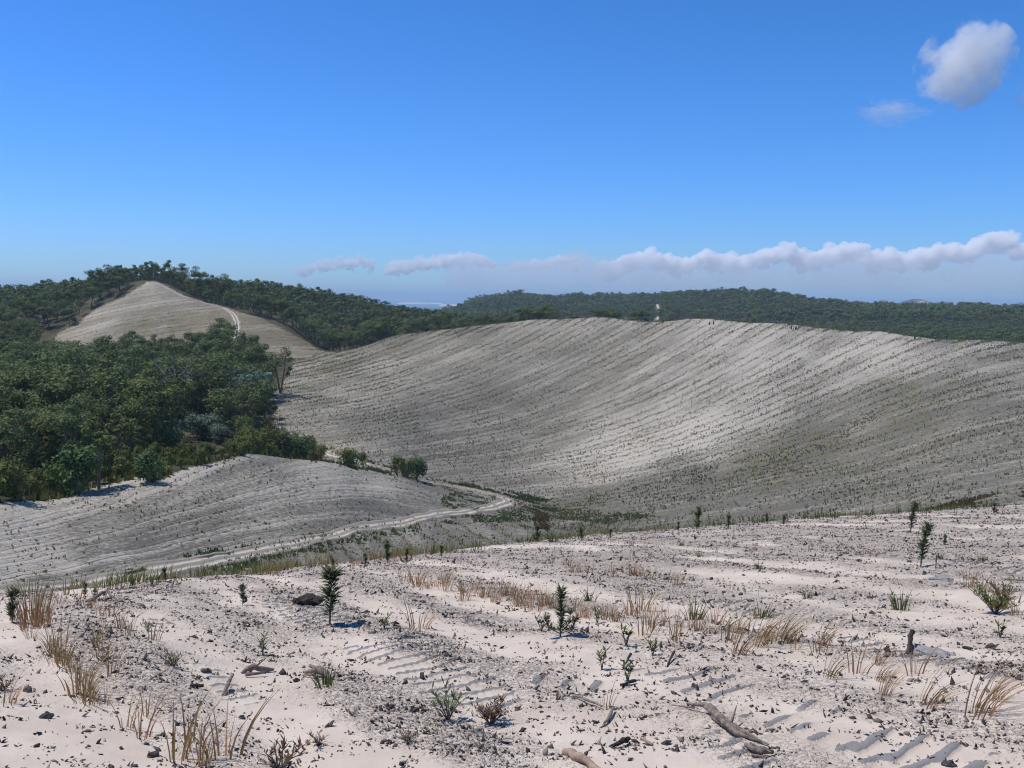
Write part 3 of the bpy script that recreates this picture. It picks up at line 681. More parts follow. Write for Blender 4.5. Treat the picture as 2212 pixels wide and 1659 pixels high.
for i in od:
    if cnt < 270 and vis[i]:
        r = rng.random(); edge_zone = D_[i] < 165
        if r < .04: pr, kd = GUMBLUE[0], 'bluish green'
        elif r < .07: pr, kd = GUMGREEN, 'fresh green'
        elif r < .09: pr, kd = GUMDRY, 'thin brown'
        elif r < .14 or into_[i] < 26 and r < .75: pr, kd = GUMT[rng.integers(4)], 'slender olive'
        else: pr, kd = GUM[rng.integers(9)], 'broad olive'
        zone = 'in front of the near forest' if D_[i] < 200 else 'mid near forest' if D_[i] < 270 else 'at the back of the near forest'
        place('gum_tree', pr, (fx[i], fy[i], fz[i]), rng.random()*6.28, hs[i], kd+' gum tree '+zone+where(fpx[i], [(90, ' at the picture edge'), (210, ', left part'), (300, ', under the sand hill peak'), (400, ', near the dead tree'), (1e9, ', right of the dead tree')]), 'gum tree', 'gum trees of the near forest', sz=hs[i]*(.86+.26*rng.random()))
        cnt += 1
    elif vis[i] or (D_[i] < 700 and abs(math.atan2(fx[i], fy[i])) < .55): rest.append(i)
print('trees', cnt, len(rest), 'last near distance', D_[od[min(cnt, len(od)-1)]])
def instancer(name, pts, rots, scales, idx, protos, label, category=None):
    """one object that spreads copies of a few tree meshes over points (a mass nobody could count)"""
    colx = bpy.data.collections.new(name+'_kinds')
    for i, pr in enumerate(protos):
        mb = [m_ for m_ in pr if m_ is not None]
        # join trunk and crown into one mesh
        vs = []; f3 = []; f4 = []; ts = []; mi3 = []; mi4 = []; n0 = 0
        for j, m_ in enumerate(mb):
            nv = len(m_.vertices); v = np.empty(nv*3, np.float32); m_.vertices.foreach_get('co', v); vs.append(v.reshape(-1, 3))
            t = np.empty(nv, np.float32); m_.attributes['tint'].data.foreach_get('value', t); ts.append(t)
            lt = np.empty(len(m_.polygons), np.int32); m_.polygons.foreach_get('loop_total', lt); li = np.empty(len(m_.loops), np.int32); m_.loops.foreach_get('vertex_index', li)
            st = np.r_[0, np.cumsum(lt)[:-1]]
            a = li[(st[lt == 3][:, None]+np.arange(3))]+n0; b_ = li[(st[lt == 4][:, None]+np.arange(4))]+n0
            f3.append(a); f4.append(b_); mi3.append(np.full(len(a), j)); mi4.append(np.full(len(b_), j)); n0 += nv
        fs = [np.concatenate(q) for q in (f3, f4) if sum(len(w) for w in q)]
        me_ = new_mesh(name+'_kind', np.concatenate(vs), fs, [m_.materials[0] for m_ in mb], {'tint': np.concatenate(ts)})
        me_.polygons.foreach_set('material_index', np.concatenate([np.concatenate(q) for q in (mi3, mi4) if sum(len(w) for w in q)]).astype(np.int32))
        ob = bpy.data.objects.new('%s_kind_%02d' % (name, i), me_); colx.objects.link(ob)
    me_ = bpy.data.meshes.new(name); n = len(pts); me_.vertices.add(n); me_.vertices.foreach_set('co', np.asarray(pts, np.float32).ravel())
    for kk, a in (('spin', rots), ('size', scales)): at = me_.attributes.new(kk, 'FLOAT', 'POINT'); at.data.foreach_set('value', np.asarray(a, np.float32))
    at = me_.attributes.new('pick', 'INT', 'POINT'); at.data.foreach_set('value', np.asarray(idx, np.int32))
    o = link(name, me_, kind='stuff', label=label)
    if category: o['category'] = category
    ng = bpy.data.node_groups.new(name+'_spread', 'GeometryNodeTree'); ng.interface.new_socket('Geometry', in_out='INPUT', socket_type='NodeSocketGeometry'); ng.interface.new_socket('Geometry', in_out='OUTPUT', socket_type='NodeSocketGeometry')
    gi = ng.nodes.new('NodeGroupInput'); go = ng.nodes.new('NodeGroupOutput'); ip = ng.nodes.new('GeometryNodeInstanceOnPoints'); ci = ng.nodes.new('GeometryNodeCollectionInfo')
    ci.inputs['Collection'].default_value = colx; ci.inputs['Separate Children'].default_value = True; ci.inputs['Reset Children'].default_value = True
    def na(nm, ty):
        q = ng.nodes.new('GeometryNodeInputNamedAttribute'); q.data_type = ty; q.inputs[0].default_value = nm; return q.outputs[0]
    cb = ng.nodes.new('ShaderNodeCombineXYZ'); L = ng.links.new
    L(na('spin', 'FLOAT'), cb.inputs[2]); L(gi.outputs[0], ip.inputs['Points']); L(ci.outputs[0], ip.inputs['Instance']); ip.inputs['Pick Instance'].default_value = True
    L(na('pick', 'INT'), ip.inputs['Instance Index']); L(cb.outputs[0], ip.inputs['Rotation']); L(na('size', 'FLOAT'), ip.inputs['Scale']); L(ip.outputs[0], go.inputs[0])
    md = o.modifiers.new('spread', 'NODES'); md.node_group = ng
    return o
rest = np.array(rest); near = D_[rest] < 480
def inst_sel(name, sel, protos, label):
    p = np.stack([fx[sel], fy[sel], fz[sel]], -1)
    # the order of a collection's children follows their names, so indices are safe
    instancer(name, p, rng.random(len(sel))*6.28, hs[sel]*np.where(D_[sel] > 1000, 1.3, np.where(D_[sel] < 480, .85, .78)), rng.integers(0, len(protos), len(sel)), protos, label, 'forest')
inst_sel('forest', rest[near], GUM+GUMT[:2]+[GUMGREEN], 'dense olive gum forest behind the front trees on the left')
sel = rest[~near]; lft = (D_[sel] < 1000)
inst_sel('hillside_forest', sel[lft], GUMF, 'gum forest covering the hills behind the sand hill and dune')
inst_sel('distant_forest', sel[~lft], GUMF, 'hazy bluish green forest on the far ridge')
print('forest', near.sum(), lft.sum(), (~lft).sum())
if len(rest_b):
    r_ = np.array(rest_b); instancer('undergrowth', np.stack([bx[r_], by[r_], bz[r_]], -1), rng.random(len(r_))*6, .5+.5*rng.random(len(r_)), rng.integers(0, 5, len(r_)), BUSH, 'low scrub between the forest trees', 'undergrowth')
# low scrub carpet at the forest edge
def tufts(name, X_, Y_, Z_, h, w, m, label, nb=5, lean=.35, tint=None, cat=None, parent=None):
    """n small plants of nb blades each, one mesh"""
    n = len(X_); h = np.broadcast_to(h, (n,)); w = np.broadcast_to(w, (n,))
    a = rng.random((n, nb))*6.283; r = (rng.random((n, nb))*.5+.1)*w[:, None]; L = lean*rng.random((n, nb))*h[:, None]; hh = h[:, None]*(.5+.5*rng.random((n, nb)))
    bw = w[:, None]*(.22+.2*rng.random((n, nb)))
    cx, sx = np.cos(a), np.sin(a)
    bx_ = X_[:, None]+cx*r; by_ = Y_[:, None]+sx*r; bz_ = np.repeat(Z_[:, None], nb, 1)
    v = np.stack([np.stack([bx_-sx*bw, by_+cx*bw, bz_-.02], -1), np.stack([bx_+sx*bw, by_-cx*bw, bz_-.02], -1), np.stack([bx_+cx*L*.5+sx*bw*.8, by_+sx*L*.5-cx*bw*.8, bz_+hh*.6], -1), np.stack([bx_+cx*L, by_+sx*L, bz_+hh], -1)], 2)
    f = np.arange(n*nb*4).reshape(-1, 4)
    t = np.repeat(np.clip((rng.random(n) if tint is None else tint)[:, None]+.3*(rng.random((n, nb))-.5), 0, 1).ravel(), 4)
    me_ = new_mesh(name, v.reshape(-1, 3), f, m, {'tint': t})
    o = link(name, me_, kind='stuff', label=label)
    if cat: o['category'] = cat
    return o
ux, uy = scatter(30000, -.60, -.15, 98, 240); c_, px_, py_, _s = cls_at(ux, uy); edge_d = np.interp(px_, [-300,0,150,290,400,520,600,640], [103,104,114,122,128,136,180,192]); D2 = np.hypot(ux, uy)
ok = (c_ == 0) & (D2-edge_d < 60) & (fbm(ux*.2, uy*.2, 3, 21) > .47); ux, uy = ux[ok], uy[ok]
tufts('scrub', ux, uy, land_at(ux, uy), .35+.9*rng.random(len(ux))**2, .35, M_shrub, 'low mixed green and dry scrub under the forest edge', nb=7, cat='scrub')

# ------------------------------------------------------------------ seedlings in rows on the dune, knoll, hill and valley
sx_, sy_ = scatter(1200000, -.53, .53, 74, 480); c_, px_, py_, s_ = cls_at(sx_, sy_)
fr = np.abs((s_ % 1)-.5)
D3 = np.hypot(sx_, sy_)
clump = fbm(sx_*.12, sy_*.12, 3, 41)
prob = np.select([c_ == 1, c_ == 2, c_ == 3, c_ == 4], [.62, .42, .25, .5], 0.)*np.clip((clump-.28)*2.6, .1, 1)
_, wd = pale_of(px_, py_)
prob *= .75+wd*.6
ok = (c_ > 0) & (rng.random(len(sx_)) < prob) & ((fr < .13) | (rng.random(len(sx_)) < .16)) & (px_ > -60) & (px_ < 2270)
def near_track(X_, Y_, P, w):
    m = np.full(len(X_), 1e9)
    for q in P[::3]: m = np.minimum(m, (X_-q[0])**2+(Y_-q[1])**2)
    return m < w*w
sx_, sy_, c_, wd = sx_[ok], sy_[ok], c_[ok], wd[ok]; sz_ = land_at(sx_, sy_)
v_ = seen(sx_, sy_, sz_+1.2); sx_, sy_, sz_, c_, wd = sx_[v_], sy_[v_], sz_[v_], c_[v_], wd[v_]
D3 = np.hypot(sx_, sy_); hh = ((.18+.34*rng.random(len(sx_))**2))*np.where(c_ == 1, 1.15, .8)
od = np.argsort(-hh/D3)
print('seedlings', len(sx_))
big = od[:230]; small = od[230:]
SD = []
for i in range(6):
    m_ = MB(); h_ = .8
    m_.tube([(0, 0, -.05), (.01, .01, h_*.5), (0, .02, h_)], [.012, .01, .004], 4, t=.3)
    v, f, t = leafs(46, (0, 0, h_*.55), (.13, .13, h_*.5), .07, flat=2.0, tint0=.45, shell=.1); m_.add(v, f, t)
    SD.append(m_.mesh('seedling', M_seed))
SL = {1: 'row seedling on the dune', 2: 'green row seedling on the knoll', 3: 'seedling on the small sand hill', 4: 'seedling in the valley rows'}
spx, spy = unproject(np.arctan2(sx_, sy_), sz_/np.hypot(sx_, sy_))
def seed_place(i):
    if c_[i] == 2: return where(spx[i], [(200, 'at its far left end'), (450, 'left of its crest'), (700, 'below its crest'), (1e9, 'near the hairpin')])
    if c_[i] == 4: return where(spx[i], [(700, 'at the left end of the track'), (1000, 'among the diagonal rows'), (1e9, 'near the hairpin')])
    return where(spx[i], [(1150, 'left of the hairpin'), (1300, 'beside the rusty grass patch'), (1500, 'left of the tall slim crest sapling'), (1700, 'behind the pair of crest saplings'), (1900, 'left of the leaning saplings'), (2060, 'behind the leaning crest saplings'), (1e9, 'at the right edge above the rusty strip')])+(', low down' if spy[i] > 1080 else ', higher up')
for i in big:
    o = link('seedling', SD[rng.integers(6)], loc=(sx_[i], sy_[i], sz_[i]), label=SL[int(c_[i])]+' '+seed_place(i), category='seedling', group='seedlings planted in rows'); s = hh[i]/.8*1.15
    o.scale = (s*1.3, s*1.3, s); o.rotation_euler = (0, 0, rng.random()*6)
tufts('planted_seedlings', sx_[small], sy_[small], sz_[small], hh[small], .13+.12*rng.random(len(small)), M_seed, 'thousands of small seedlings in rows over the sandy slopes', nb=3, lean=.3, cat='seedlings', tint=np.clip(rng.random(len(small))*.7+wd[small]*.3, 0, 1))
# grass beside the tracks and in the valley
GP = [([(905,1036),(1000,1048),(1110,1068),(1190,1085),(1200,1105),(1150,1100),(1080,1068),(930,1044)], 2300, .38, .1), ([(960,1068),(1010,1066),(1075,1085),(1040,1092),(980,1098),(950,1085)], 700, .28, .2),
      ([(960,1122),(1080,1104),(1160,1092),(1195,1100),(1185,1125),(1040,1128),(960,1134)], 1100, .3, .2), ([(640,1180),(940,1125),(980,1130),(800,1170),(560,1215),(420,1240),(430,1228)], 520, .35, .25),
      ([(300,1262),(560,1215),(560,1222),(320,1268)], 300, .4, .3), ([(300,1215),(650,1165),(800,1135),(900,1115),(900,1119),(700,1160),(380,1212)], 900, .4, .15), ([(100,1265),(330,1225),(340,1230),(100,1272)], 400, .35, .2),
      ([(655,958),(800,994),(905,1026),(905,1031),(790,1000),(650,964)], 1300, .5, .2), ([(660,985),(690,992),(860,1024),(860,1032),(700,1002),(655,995)], 700, .5, .2),
      ([(1190,1098),(1300,1105),(1420,1120),(1300,1135),(1200,1120)], 900, .4, .5), ([(1150,1095),(1185,1100),(1185,1150),(1155,1140)], 500, .35, .9), ([(2000,1100),(2230,1055),(2230,1066),(2050,1102)], 900, .3, .95),
      ([(1250,1065),(1500,1020),(1750,950),(1900,880),(1920,890),(1780,975),(1520,1045),(1270,1085)], 1500, .32, .5)]
gx = []; gy = []; gz = []; gh = []; gt = []
for P, n, h_, t_ in GP:
    P = np.array(P, float); lo, hi = P.min(0), P.max(0); q = lo+(hi-lo)*rng.random((n*6, 2)); q = q[in_poly(q[:, 0], q[:, 1], [tuple(a) for a in P])][:n]
    th_, e_ = ray(q[:, 0], q[:, 1]); jj = np.clip(np.rint((th_-th[0])/(th[1]-th[0])).astype(int), 0, NT-1); EE = np.where(dd[:, None] > 62, E[:, jj], -9); k_ = np.argmax(EE >= e_[None], axis=0); d_ = dd[k_]*(1+.006*rng.normal(size=len(k_)))
    x_ = np.sin(th_)*d_; y_ = np.cos(th_)*d_; cl = fbm(x_*.3, y_*.3, 2, 8); kq = cl > .42; x_, y_ = x_[kq], y_[kq]
    gx.append(x_); gy.append(y_); gh.append(h_*(.5+.8*rng.random(len(x_)))); gt.append(np.clip(t_+.35*(rng.random(len(x_))-.5), 0, 1))
gx, gy, gh, gt = map(np.concatenate, (gx, gy, gh, gt))
sel = gt < .6
M_vg = leaf_mat("valley_grass", [(.13,.185,.06), (.19,.235,.08), (.27,.25,.11)], vary=.05); M_rg = leaf_mat("red_grass", [(.14,.10,.04), (.20,.12,.05)], vary=.05)
tufts('grass', gx[sel], gy[sel], land_at(gx[sel], gy[sel]), gh[sel], .22, M_vg, 'fresh green grass along the sandy track and valley bottom', nb=5, tint=gt[sel], cat='grass')
tufts('rusty_grass', gx[~sel], gy[~sel], land_at(gx[~sel], gy[~sel]), gh[~sel], .22, M_rg, 'rust brown grass patch at the valley bottom and right slope', nb=5, cat='grass')
#PART2
# ------------------------------------------------------------------ far land, sea, mountains
def sector(name, t0, t1, nt, d0, d1, nd, zf, m, **kw):
    t = np.linspace(t0, t1, nt); d = np.geomspace(d0, d1, nd); T, D = np.meshgrid(t, d)
    x = np.sin(T)*D; y = np.cos(T)*D
    me_ = new_mesh(name, np.stack([x, y, zf(T, D, x, y)], -1).reshape(-1, 3), quads(nd, nt), m, None, True)
    return link(name, me_, **kw)
M_plain, nt, b = mat("coastal_bush", 1.0); k = N(nt); geo = k.new('ShaderNodeNewGeometry').outputs['Position']
n_ = k.noise(geo, .012, 5, .7); n2_ = k.noise(geo, .0016, 3, .6)
col = k.mix(k.ramp(n_, .35, .7), (.025, .04, .02, 1), (.07, .085, .04, 1)); k.put(b.inputs['Base Color'], col)
sector('coastal_plain', -.45, .62, 160, 3900, 9300, 40, lambda T, D, x, y: -96.5+3*fbm(x*.002, y*.002, 3, 3)*(D < 9000), M_plain, kind='structure')
M_sea, nt, b = mat("sea_water", .25); k = N(nt); geo = k.new('ShaderNodeNewGeometry').outputs['Position']
b.inputs['Base Color'].default_value = (.012, .045, .085, 1); b.inputs['Specular IOR Level'].default_value = .5
k.put(b.inputs['Normal'], k.bump(k.noise(geo, .05, 4, .6), 1.5, .6))
sector('sea', 0, 2*math.pi, 181, 3600, 90000, 30, lambda T, D, x, y: -97+0*D, M_sea, kind='structure')
M_spit, nt, b = mat("spit_sand", 1.0); k = N(nt); geo = k.new('ShaderNodeNewGeometry').outputs['Position']
k.put(b.inputs['Base Color'], k.mix(k.ramp(k.noise(geo, .006, 4, .6), .52, .6), (.82, .74, .62, 1), (.10, .12, .07, 1)))
def spit(name, x0, x1, d0, d1, hh_, lab):
    t0, t1 = ray(x0, 655)[0], ray(x1, 655)[0]
    def zf(T, D, x, y):
        u = (T-t0)/(t1-t0); v = (D-d0)/(d1-d0)
        return -98+(hh_+1)*np.clip(np.minimum(u, 1-u)*9, 0, 1)**.6*np.sin(np.clip(v, 0, 1)*math.pi*.75)**.7*(.8+.4*fbm(x*.003, y*.003, 3, 9))
    return sector(name, float(t0), float(t1), 60, d0, d1, 20, zf, M_spit, kind='structure')
spit('sand_spit', 858, 958, 14500, 16500, 20, ''); spit('sand_spit.001', 948, 1030, 11800, 13500, 15, '')
M_fh, nt, b = mat("distant_hill_cover", 1.0); k = N(nt); geo = k.new('ShaderNodeNewGeometry').outputs['Position']
at_ = k.attr('bare').outputs['Fac']; n_ = k.noise(geo, .03, 5, .7)
col = k.mix(k.ramp(n_, .35, .7), (.02, .035, .018, 1), (.06, .075, .04, 1)); col = k.mix(k.ramp(k.math('ADD', at_, k.math('MULTIPLY', k.math('SUBTRACT', n_, .5), 1.8)), .45, .6), col, (.55, .47, .38, 1)); k.put(b.inputs['Base Color'], col); k.put(b.inputs['Normal'], k.bump(n_, 12))
def ridge(name, prof, d0, thick, m, nd=24, rough=4., **kw):
    """a hill range: silhouette (px, py) at distance d0"""
    prof = np.array(prof, float); px = np.linspace(prof[0, 0], prof[-1, 0], 220); t, e = ray(px, np.interp(px, prof[:, 0], prof[:, 1]))
    dl = np.linspace(-thick, thick*1.2, nd); T, D = np.meshgrid(t, d0+dl); x = np.sin(T)*D; y = np.cos(T)*D
    sh = np.clip(1-(np.abs(dl)/np.where(dl < 0, thick, thick*1.2))**1.5, 0, 1)[:, None]
    z = -98+(e[None]*d0+98)*sh + rough*(fbm(x*30/d0, y*30/d0, 4, 5)-.5)*2*(sh > .02)
    pxg = np.repeat(px[None], nd, 0); pyg = 655+0*z
    tt, ee = T, z/D; _, pyg = unproject(T, ee)
    bare = np.exp(-(((pxg-1990)/22)**2+((pyg-653)/5)**2))*.8+np.exp(-(((pxg-2065)/45)**2+((pyg-661)/3.5)**2))*.75
    me_ = new_mesh(name, np.stack([x, y, z], -1).reshape(-1, 3), quads(nd, len(px)), m, {'bare': bare.ravel()}, True)
    return link(name, me_, **kw)
ridge('distant_hill', [(1880,672),(1930,660),(1950,651),(1970,646),(1988,646),(2010,652),(2040,657),(2110,661),(2180,666),(2260,672)], 5200, 900, M_fh, kind='structure')
ridge('distant_mountains', [(1000,650),(1060,643),(1150,641),(1230,638),(1330,645),(1420,642),(1560,646),(1660,643),(1780,650),(1900,654),(2050,662),(2120,661),(2170,655),(2260,650),(2400,655),(2600,665)], 30000, 4000, M_plain, rough=25, kind='structure')
fb = []
for px, py in [(1423,650),(1420,657),(1418,664),(1421,671),(1422,679),(1419,688),(1420,694)]:
    t_, e_ = ray(px, py); dg = np.geomspace(600, 2300, 600); k_ = land_e(np.full(600, float(t_)), dg) >= e_; i_ = np.argmax(k_) if k_.any() else int(np.argmax(land_e(np.full(600, float(t_)), dg))); fb.append((math.sin(t_)*dg[i_], math.cos(t_)*dg[i_], dg[i_]))
fb = np.array(sorted(fb, key=lambda q: q[2]))
fl_ = np.interp(np.linspace(0, 1, 60), np.linspace(0, 1, len(fb)), fb[:, 0]); fm_ = np.interp(np.linspace(0, 1, 60), np.linspace(0, 1, len(fb)), fb[:, 1])
wv_ = 1.5+4*fbm(np.arange(60)*.3, np.zeros(60), 2, 3); rows3 = np.stack([np.stack([fl_+o_*wv_, fm_], -1) for o_ in (-1, 0, 1)], 1)
me = new_mesh('firebreak_track', np.concatenate([rows3, (land_at(rows3[..., 0], rows3[..., 1])+.5)[..., None]], -1).reshape(-1, 3), quads(60, 3), M_track, {'across': np.tile([-.5, .4, .5], 60), 'along': np.zeros(180)}); link('firebreak_track', me, kind='structure')
# small dark stumps on the dune crest
for px, py, lab in [(1532,699,'left of a close pair of tiny dark stumps on the dune crest'),(1541,699,'right of a close pair of tiny dark stumps on the dune crest'),(1709,710,'tiny dark stump at the middle of the dune crest, left of two'),(1719,711,'tiny dark stump at the middle of the dune crest, right of two'),(1976,728,'tiny dark stump near the right part of the dune crest'),(1432,695,'tiny dark stump under the pale firebreak')]:
    x, y, z = land_hit(px, py+2); mb = MB(); mb.tube([(0, 0, -.3), (.05, 0, .5), (.1, .05, 1.1)], [.28, .22, .15], 7); link('stump', mb.mesh('stump', M_char), loc=(x, y, float(land_at(x, y))), label=lab, category='stump', group='dark stumps on the dune crest')
# two slim towers on the far shore
M_tw, nt, b = mat("tower_concrete"); b.inputs['Base Color'].default_value = (.16, .17, .18, 1)
for px, lab, hh_ in ((1007, 'left and taller of two faint slim chimneys on the far shore', 190), (1024, 'right and shorter of two faint slim chimneys on the far shore', 150)):
    t_ = float(ray(px, 645)[0]); m_ = MB(); m_.tube([(0, 0, -6), (0, 0, hh_*.93)], [11, 8], 10); m_.tube([(0, 0, hh_*.93), (0, 0, hh_)], [9.5, 9], 10)
    link('chimney', m_.mesh('chimney', M_tw), loc=(math.sin(t_)*20500, math.cos(t_)*20500, -97), label=lab, category='chimney', group='chimneys on the far shore')
# white sand firebreak running up the far ridge
def strip(name, pix, w, m, lift=.6):
    P = []
    for px, py in pix:
        t_, e_ = ray(px, py); dg = np.geomspace(700, 2300, 500); k_ = land_e(np.full(500, float(t_)), dg) >= e_; i_ = np.argmax(k_) if k_.any() else 499; P.append((math.sin(t_)*dg[i_], math.cos(t_)*dg[i_]))
    return np.array(P)

# ------------------------------------------------------------------ clouds (real vapour, far above and behind the land)
def cloud_mat(name, dens, edge=1.2, nscale=2.2, cut=.35, flat=1.0):
    m = bpy.data.materials.new(name); m.use_nodes = True; nt = m.node_tree; nt.nodes.clear(); k = N(nt)
    out = k.new('ShaderNodeOutputMaterial'); pv = k.new('ShaderNodeVolumePrincipled'); k.put(out.inputs['Volume'], pv.outputs[0])
    pv.inputs['Color'].default_value = (1, 1, 1, 1); pv.inputs['Anisotropy'].default_value = .0
    tc = k.new('ShaderNodeTexCoord').outputs['Object']
    ln = k.new('ShaderNodeVectorMath', operation='LENGTH'); k.put(ln.inputs[0], tc)
    n_ = k.noise(tc, nscale, 5, .62)
    v = k.math('SUBTRACT', k.math('ADD', k.math('MULTIPLY', n_, edge), cut), ln.outputs['Value'])
    v = k.math('MULTIPLY', k.ramp(v, 0, .35), dens); k.put(pv.inputs['Density'], v)
    m.cycles.volume_step_rate = 1.0
    return m
def ico(name, m, sub=3):
    import bmesh
    bm = bmesh.new(); bmesh.ops.create_icosphere(bm, subdivisions=sub, radius=1.0); me_ = bpy.data.meshes.new(name); bm.to_mesh(me_); bm.free()
    if m: me_.materials.append(m)
    return me_
def cloud(px, py, d, rx, rz, lab, m, ry=None):
    """rx, rz in metres"""
    t_, e_ = ray(px, py); o = link('cloud', ico('cloud', m), loc=(math.sin(t_)*d, math.cos(t_)*d, e_*d), label=lab, category='cloud', group='clouds in the sky')
    o.scale = (rx, ry or rx, rz); o.rotation_euler = (0, 0, -float(t_)); return o
def puff_mat(name, lo, hi, scale, amount=1.0):
    """white vapour: thins out where the billow turns away, and in torn holes"""
    m, nt, b = mat(name, 1.0); k = N(nt); nt.nodes.remove(b); out = nt.nodes['Material Output']
    df = k.new('ShaderNodeBsdfDiffuse'); df.inputs[0].default_value = (.93, .93, .93, 1); tl = k.new('ShaderNodeBsdfTranslucent'); tl.inputs[0].default_value = (.93, .93, .93, 1)
    mx = k.new('ShaderNodeMixShader'); mx.inputs[0].default_value = .35; k.put(mx.inputs[1], df.outputs[0]); k.put(mx.inputs[2], tl.outputs[0])
    lw = k.new('ShaderNodeLayerWeight'); lw.inputs[0].default_value = .5; tc = k.new('ShaderNodeTexCoord').outputs['Object']
    f = k.math('SUBTRACT', 1.0, lw.outputs['Facing']); n_ = k.noise(tc, scale, 5, .65)
    al = k.math('MULTIPLY', k.ramp(k.math('ADD', f, k.math('MULTIPLY', k.math('SUBTRACT', n_, .5), .9)), lo, hi), amount)
    tr = k.new('ShaderNodeBsdfTransparent'); ms = k.new('ShaderNodeMixShader'); k.put(ms.inputs[0], al); k.put(ms.inputs[1], tr.outputs[0]); k.put(ms.inputs[2], mx.outputs[0]); k.put(out.inputs[0], ms.outputs[0]); return m
ICO = ico('puff', None, 2)
def puffs(name, spots, d, m, lab, vox, noise, strength, deep=.5, cat='cloud', group=None, seed=0):
    """spots: (px, py, radius in px) lobes of one cloud, joined into one billowed skin"""
    r = np.random.default_rng(seed); tv = np.empty(len(ICO.vertices)*3, np.float32); ICO.vertices.foreach_get('co', tv); tv = tv.reshape(-1, 3); tf = np.array([p.vertices[:] for p in ICO.polygons]); VV = []; FF = []
    spots = np.array(spots, float); t0, e0 = ray(spots[:, 0].mean(), spots[:, 1].mean()); o0 = np.array([math.sin(t0)*d, math.cos(t0)*d, e0*d])
    for px, py, q in spots:
        dd_ = d+r.normal()*deep*d/F*30; t_, e_ = ray(px, py); s_ = dd_/F*q
        FF.append(tf+len(VV)*len(tv)); VV.append(tv*s_*[1, 1, .9]+np.array([math.sin(t_)*dd_, math.cos(t_)*dd_, e_*dd_])-o0)
    me_ = new_mesh(name, np.concatenate(VV), np.concatenate(FF), m)
    o = link(name, me_, loc=tuple(o0), label=lab, category=cat)
    if group: o['group'] = group
    rm = o.modifiers.new('skin', 'REMESH'); rm.mode = 'VOXEL'; rm.voxel_size = vox; rm.use_smooth_shade = True
    for i, (sc_, st_) in enumerate(((noise, strength), (noise*.4, strength*.3))):
        tx_ = bpy.data.textures.new(name, 'CLOUDS'); tx_.noise_scale = sc_; tx_.noise_depth = 3
        dm = o.modifiers.new('billow', 'DISPLACE'); dm.texture = tx_; dm.strength = st_; dm.mid_level = .5; dm.texture_coords = 'LOCAL'
    return o
U = 3000/F
CM1 = cloud_mat('cumulus_vapour', .015, 2.8, 1.8, -.50); CM2 = cloud_mat('wisp_vapour', .0065, 2.2, 2.0, -.46)
def cloud(px, py, d, rx, rz, lab, m, ry, lean=0.):
    t_, e_ = ray(px, py); o = link('cloud', ico('cloud', m, 3), loc=(math.sin(t_)*d, math.cos(t_)*d, e_*d), label=lab, category='cloud', group='clouds in the sky')
    o.scale = (rx*U, ry*U, rz*U); o.rotation_euler = (0, lean, -float(t_))
cloud(2084, 138, 3000, 100, 84, 'bright white cumulus cloud high in the upper right sky', CM1, 90, -.5)
cloud(1920, 240, 3000, 92, 40, 'thin torn wisp of cloud below left of the bright cumulus', CM2, 60, .15)
cloud(2232, 205, 3000, 52, 52, 'small cloud cut off by the right edge of the sky', CM2, 50)
# the long bank over the horizon: heaped tops with a hazy body
def bank_mat(name, dens, top):
    m = bpy.data.materials.new(name); m.use_nodes = True; nt = m.node_tree; nt.nodes.clear(); k = N(nt)
    out = k.new('ShaderNodeOutputMaterial'); pv = k.new('ShaderNodeVolumePrincipled'); k.put(out.inputs['Volume'], pv.outputs[0])
    pv.inputs['Color'].default_value = (1, 1, 1, 1); pv.inputs['Density'].default_value = dens
    return m
U2 = 22000/F
def heap(name, prof, m, lab, base, depth, puffs=1.0, d0=22000, seed=0, rows_=3, vox=30):
    r = np.random.default_rng(seed); prof = np.array(prof, float); x = prof[0, 0]
    tv = np.empty(len(ICO.vertices)*3, np.float32); ICO.vertices.foreach_get('co', tv); tv = tv.reshape(-1, 3); tf = np.array([p.vertices[:] for p in ICO.polygons]); VV = []; FF = []
    while x < prof[-1, 0]:
        top_ = np.interp(x, prof[:, 0], prof[:, 1]); rr = (4+15*r.random()**1.6)*puffs
        for j in range(rows_):
            yy = top_+rr+(0 if j == 0 else r.random()*max(2, base-top_-rr)); q = rr*(1 if j == 0 else 1.2)
            xx = x+r.normal()*6; dd_ = d0+r.normal()*depth
            t_, e_ = ray(xx, yy); s_ = d0/F*q
            FF.append(tf+len(VV)*len(tv)); VV.append(tv*s_+[math.sin(t_)*dd_, math.cos(t_)*dd_, max(140+s_, e_*dd_)])
        x += rr*.75
    me_ = new_mesh(name, np.concatenate(VV), np.concatenate(FF), [])
    o = link(name, me_, label=lab, category='cloud bank')
    rm = o.modifiers.new('skin', 'REMESH'); rm.mode = 'VOXEL'; rm.voxel_size = vox
    tx_ = bpy.data.textures.new(name, 'CLOUDS'); tx_.noise_scale = 260; tx_.noise_depth = 4
    dm = o.modifiers.new('billow', 'DISPLACE'); dm.texture = tx_; dm.strength = 260; dm.mid_level = .55; dm.texture_coords = 'LOCAL'
    me_.materials.append(m); return o
BK = bank_mat('bank_vapour', .0075, 0); BK2 = bank_mat('faint_bank_vapour', .006, 0); BT = bank_mat('bank_body_vapour', .00038, 0)
def bank(prof, m, lab, big, thick, seed):
    r = np.random.default_rng(seed); prof = np.array(prof, float); x = prof[0, 0]; sp = []
    while x < prof[-1, 0]:
        q = big*(.25+1.0*r.random()**2); top_ = np.interp(x, prof[:, 0], prof[:, 1])+r.normal()*3.5; sp.append((x, top_+q, q))
        for j in range(3): sp.append((x+r.normal()*big*.6, top_+q+thick*r.random(), big*(.3+.7*r.random())))
        x += q*.6
    puffs('cloud_bank', sp, 22000, m, lab, 20, 150, 150, cat='cloud bank', deep=.6, seed=seed)
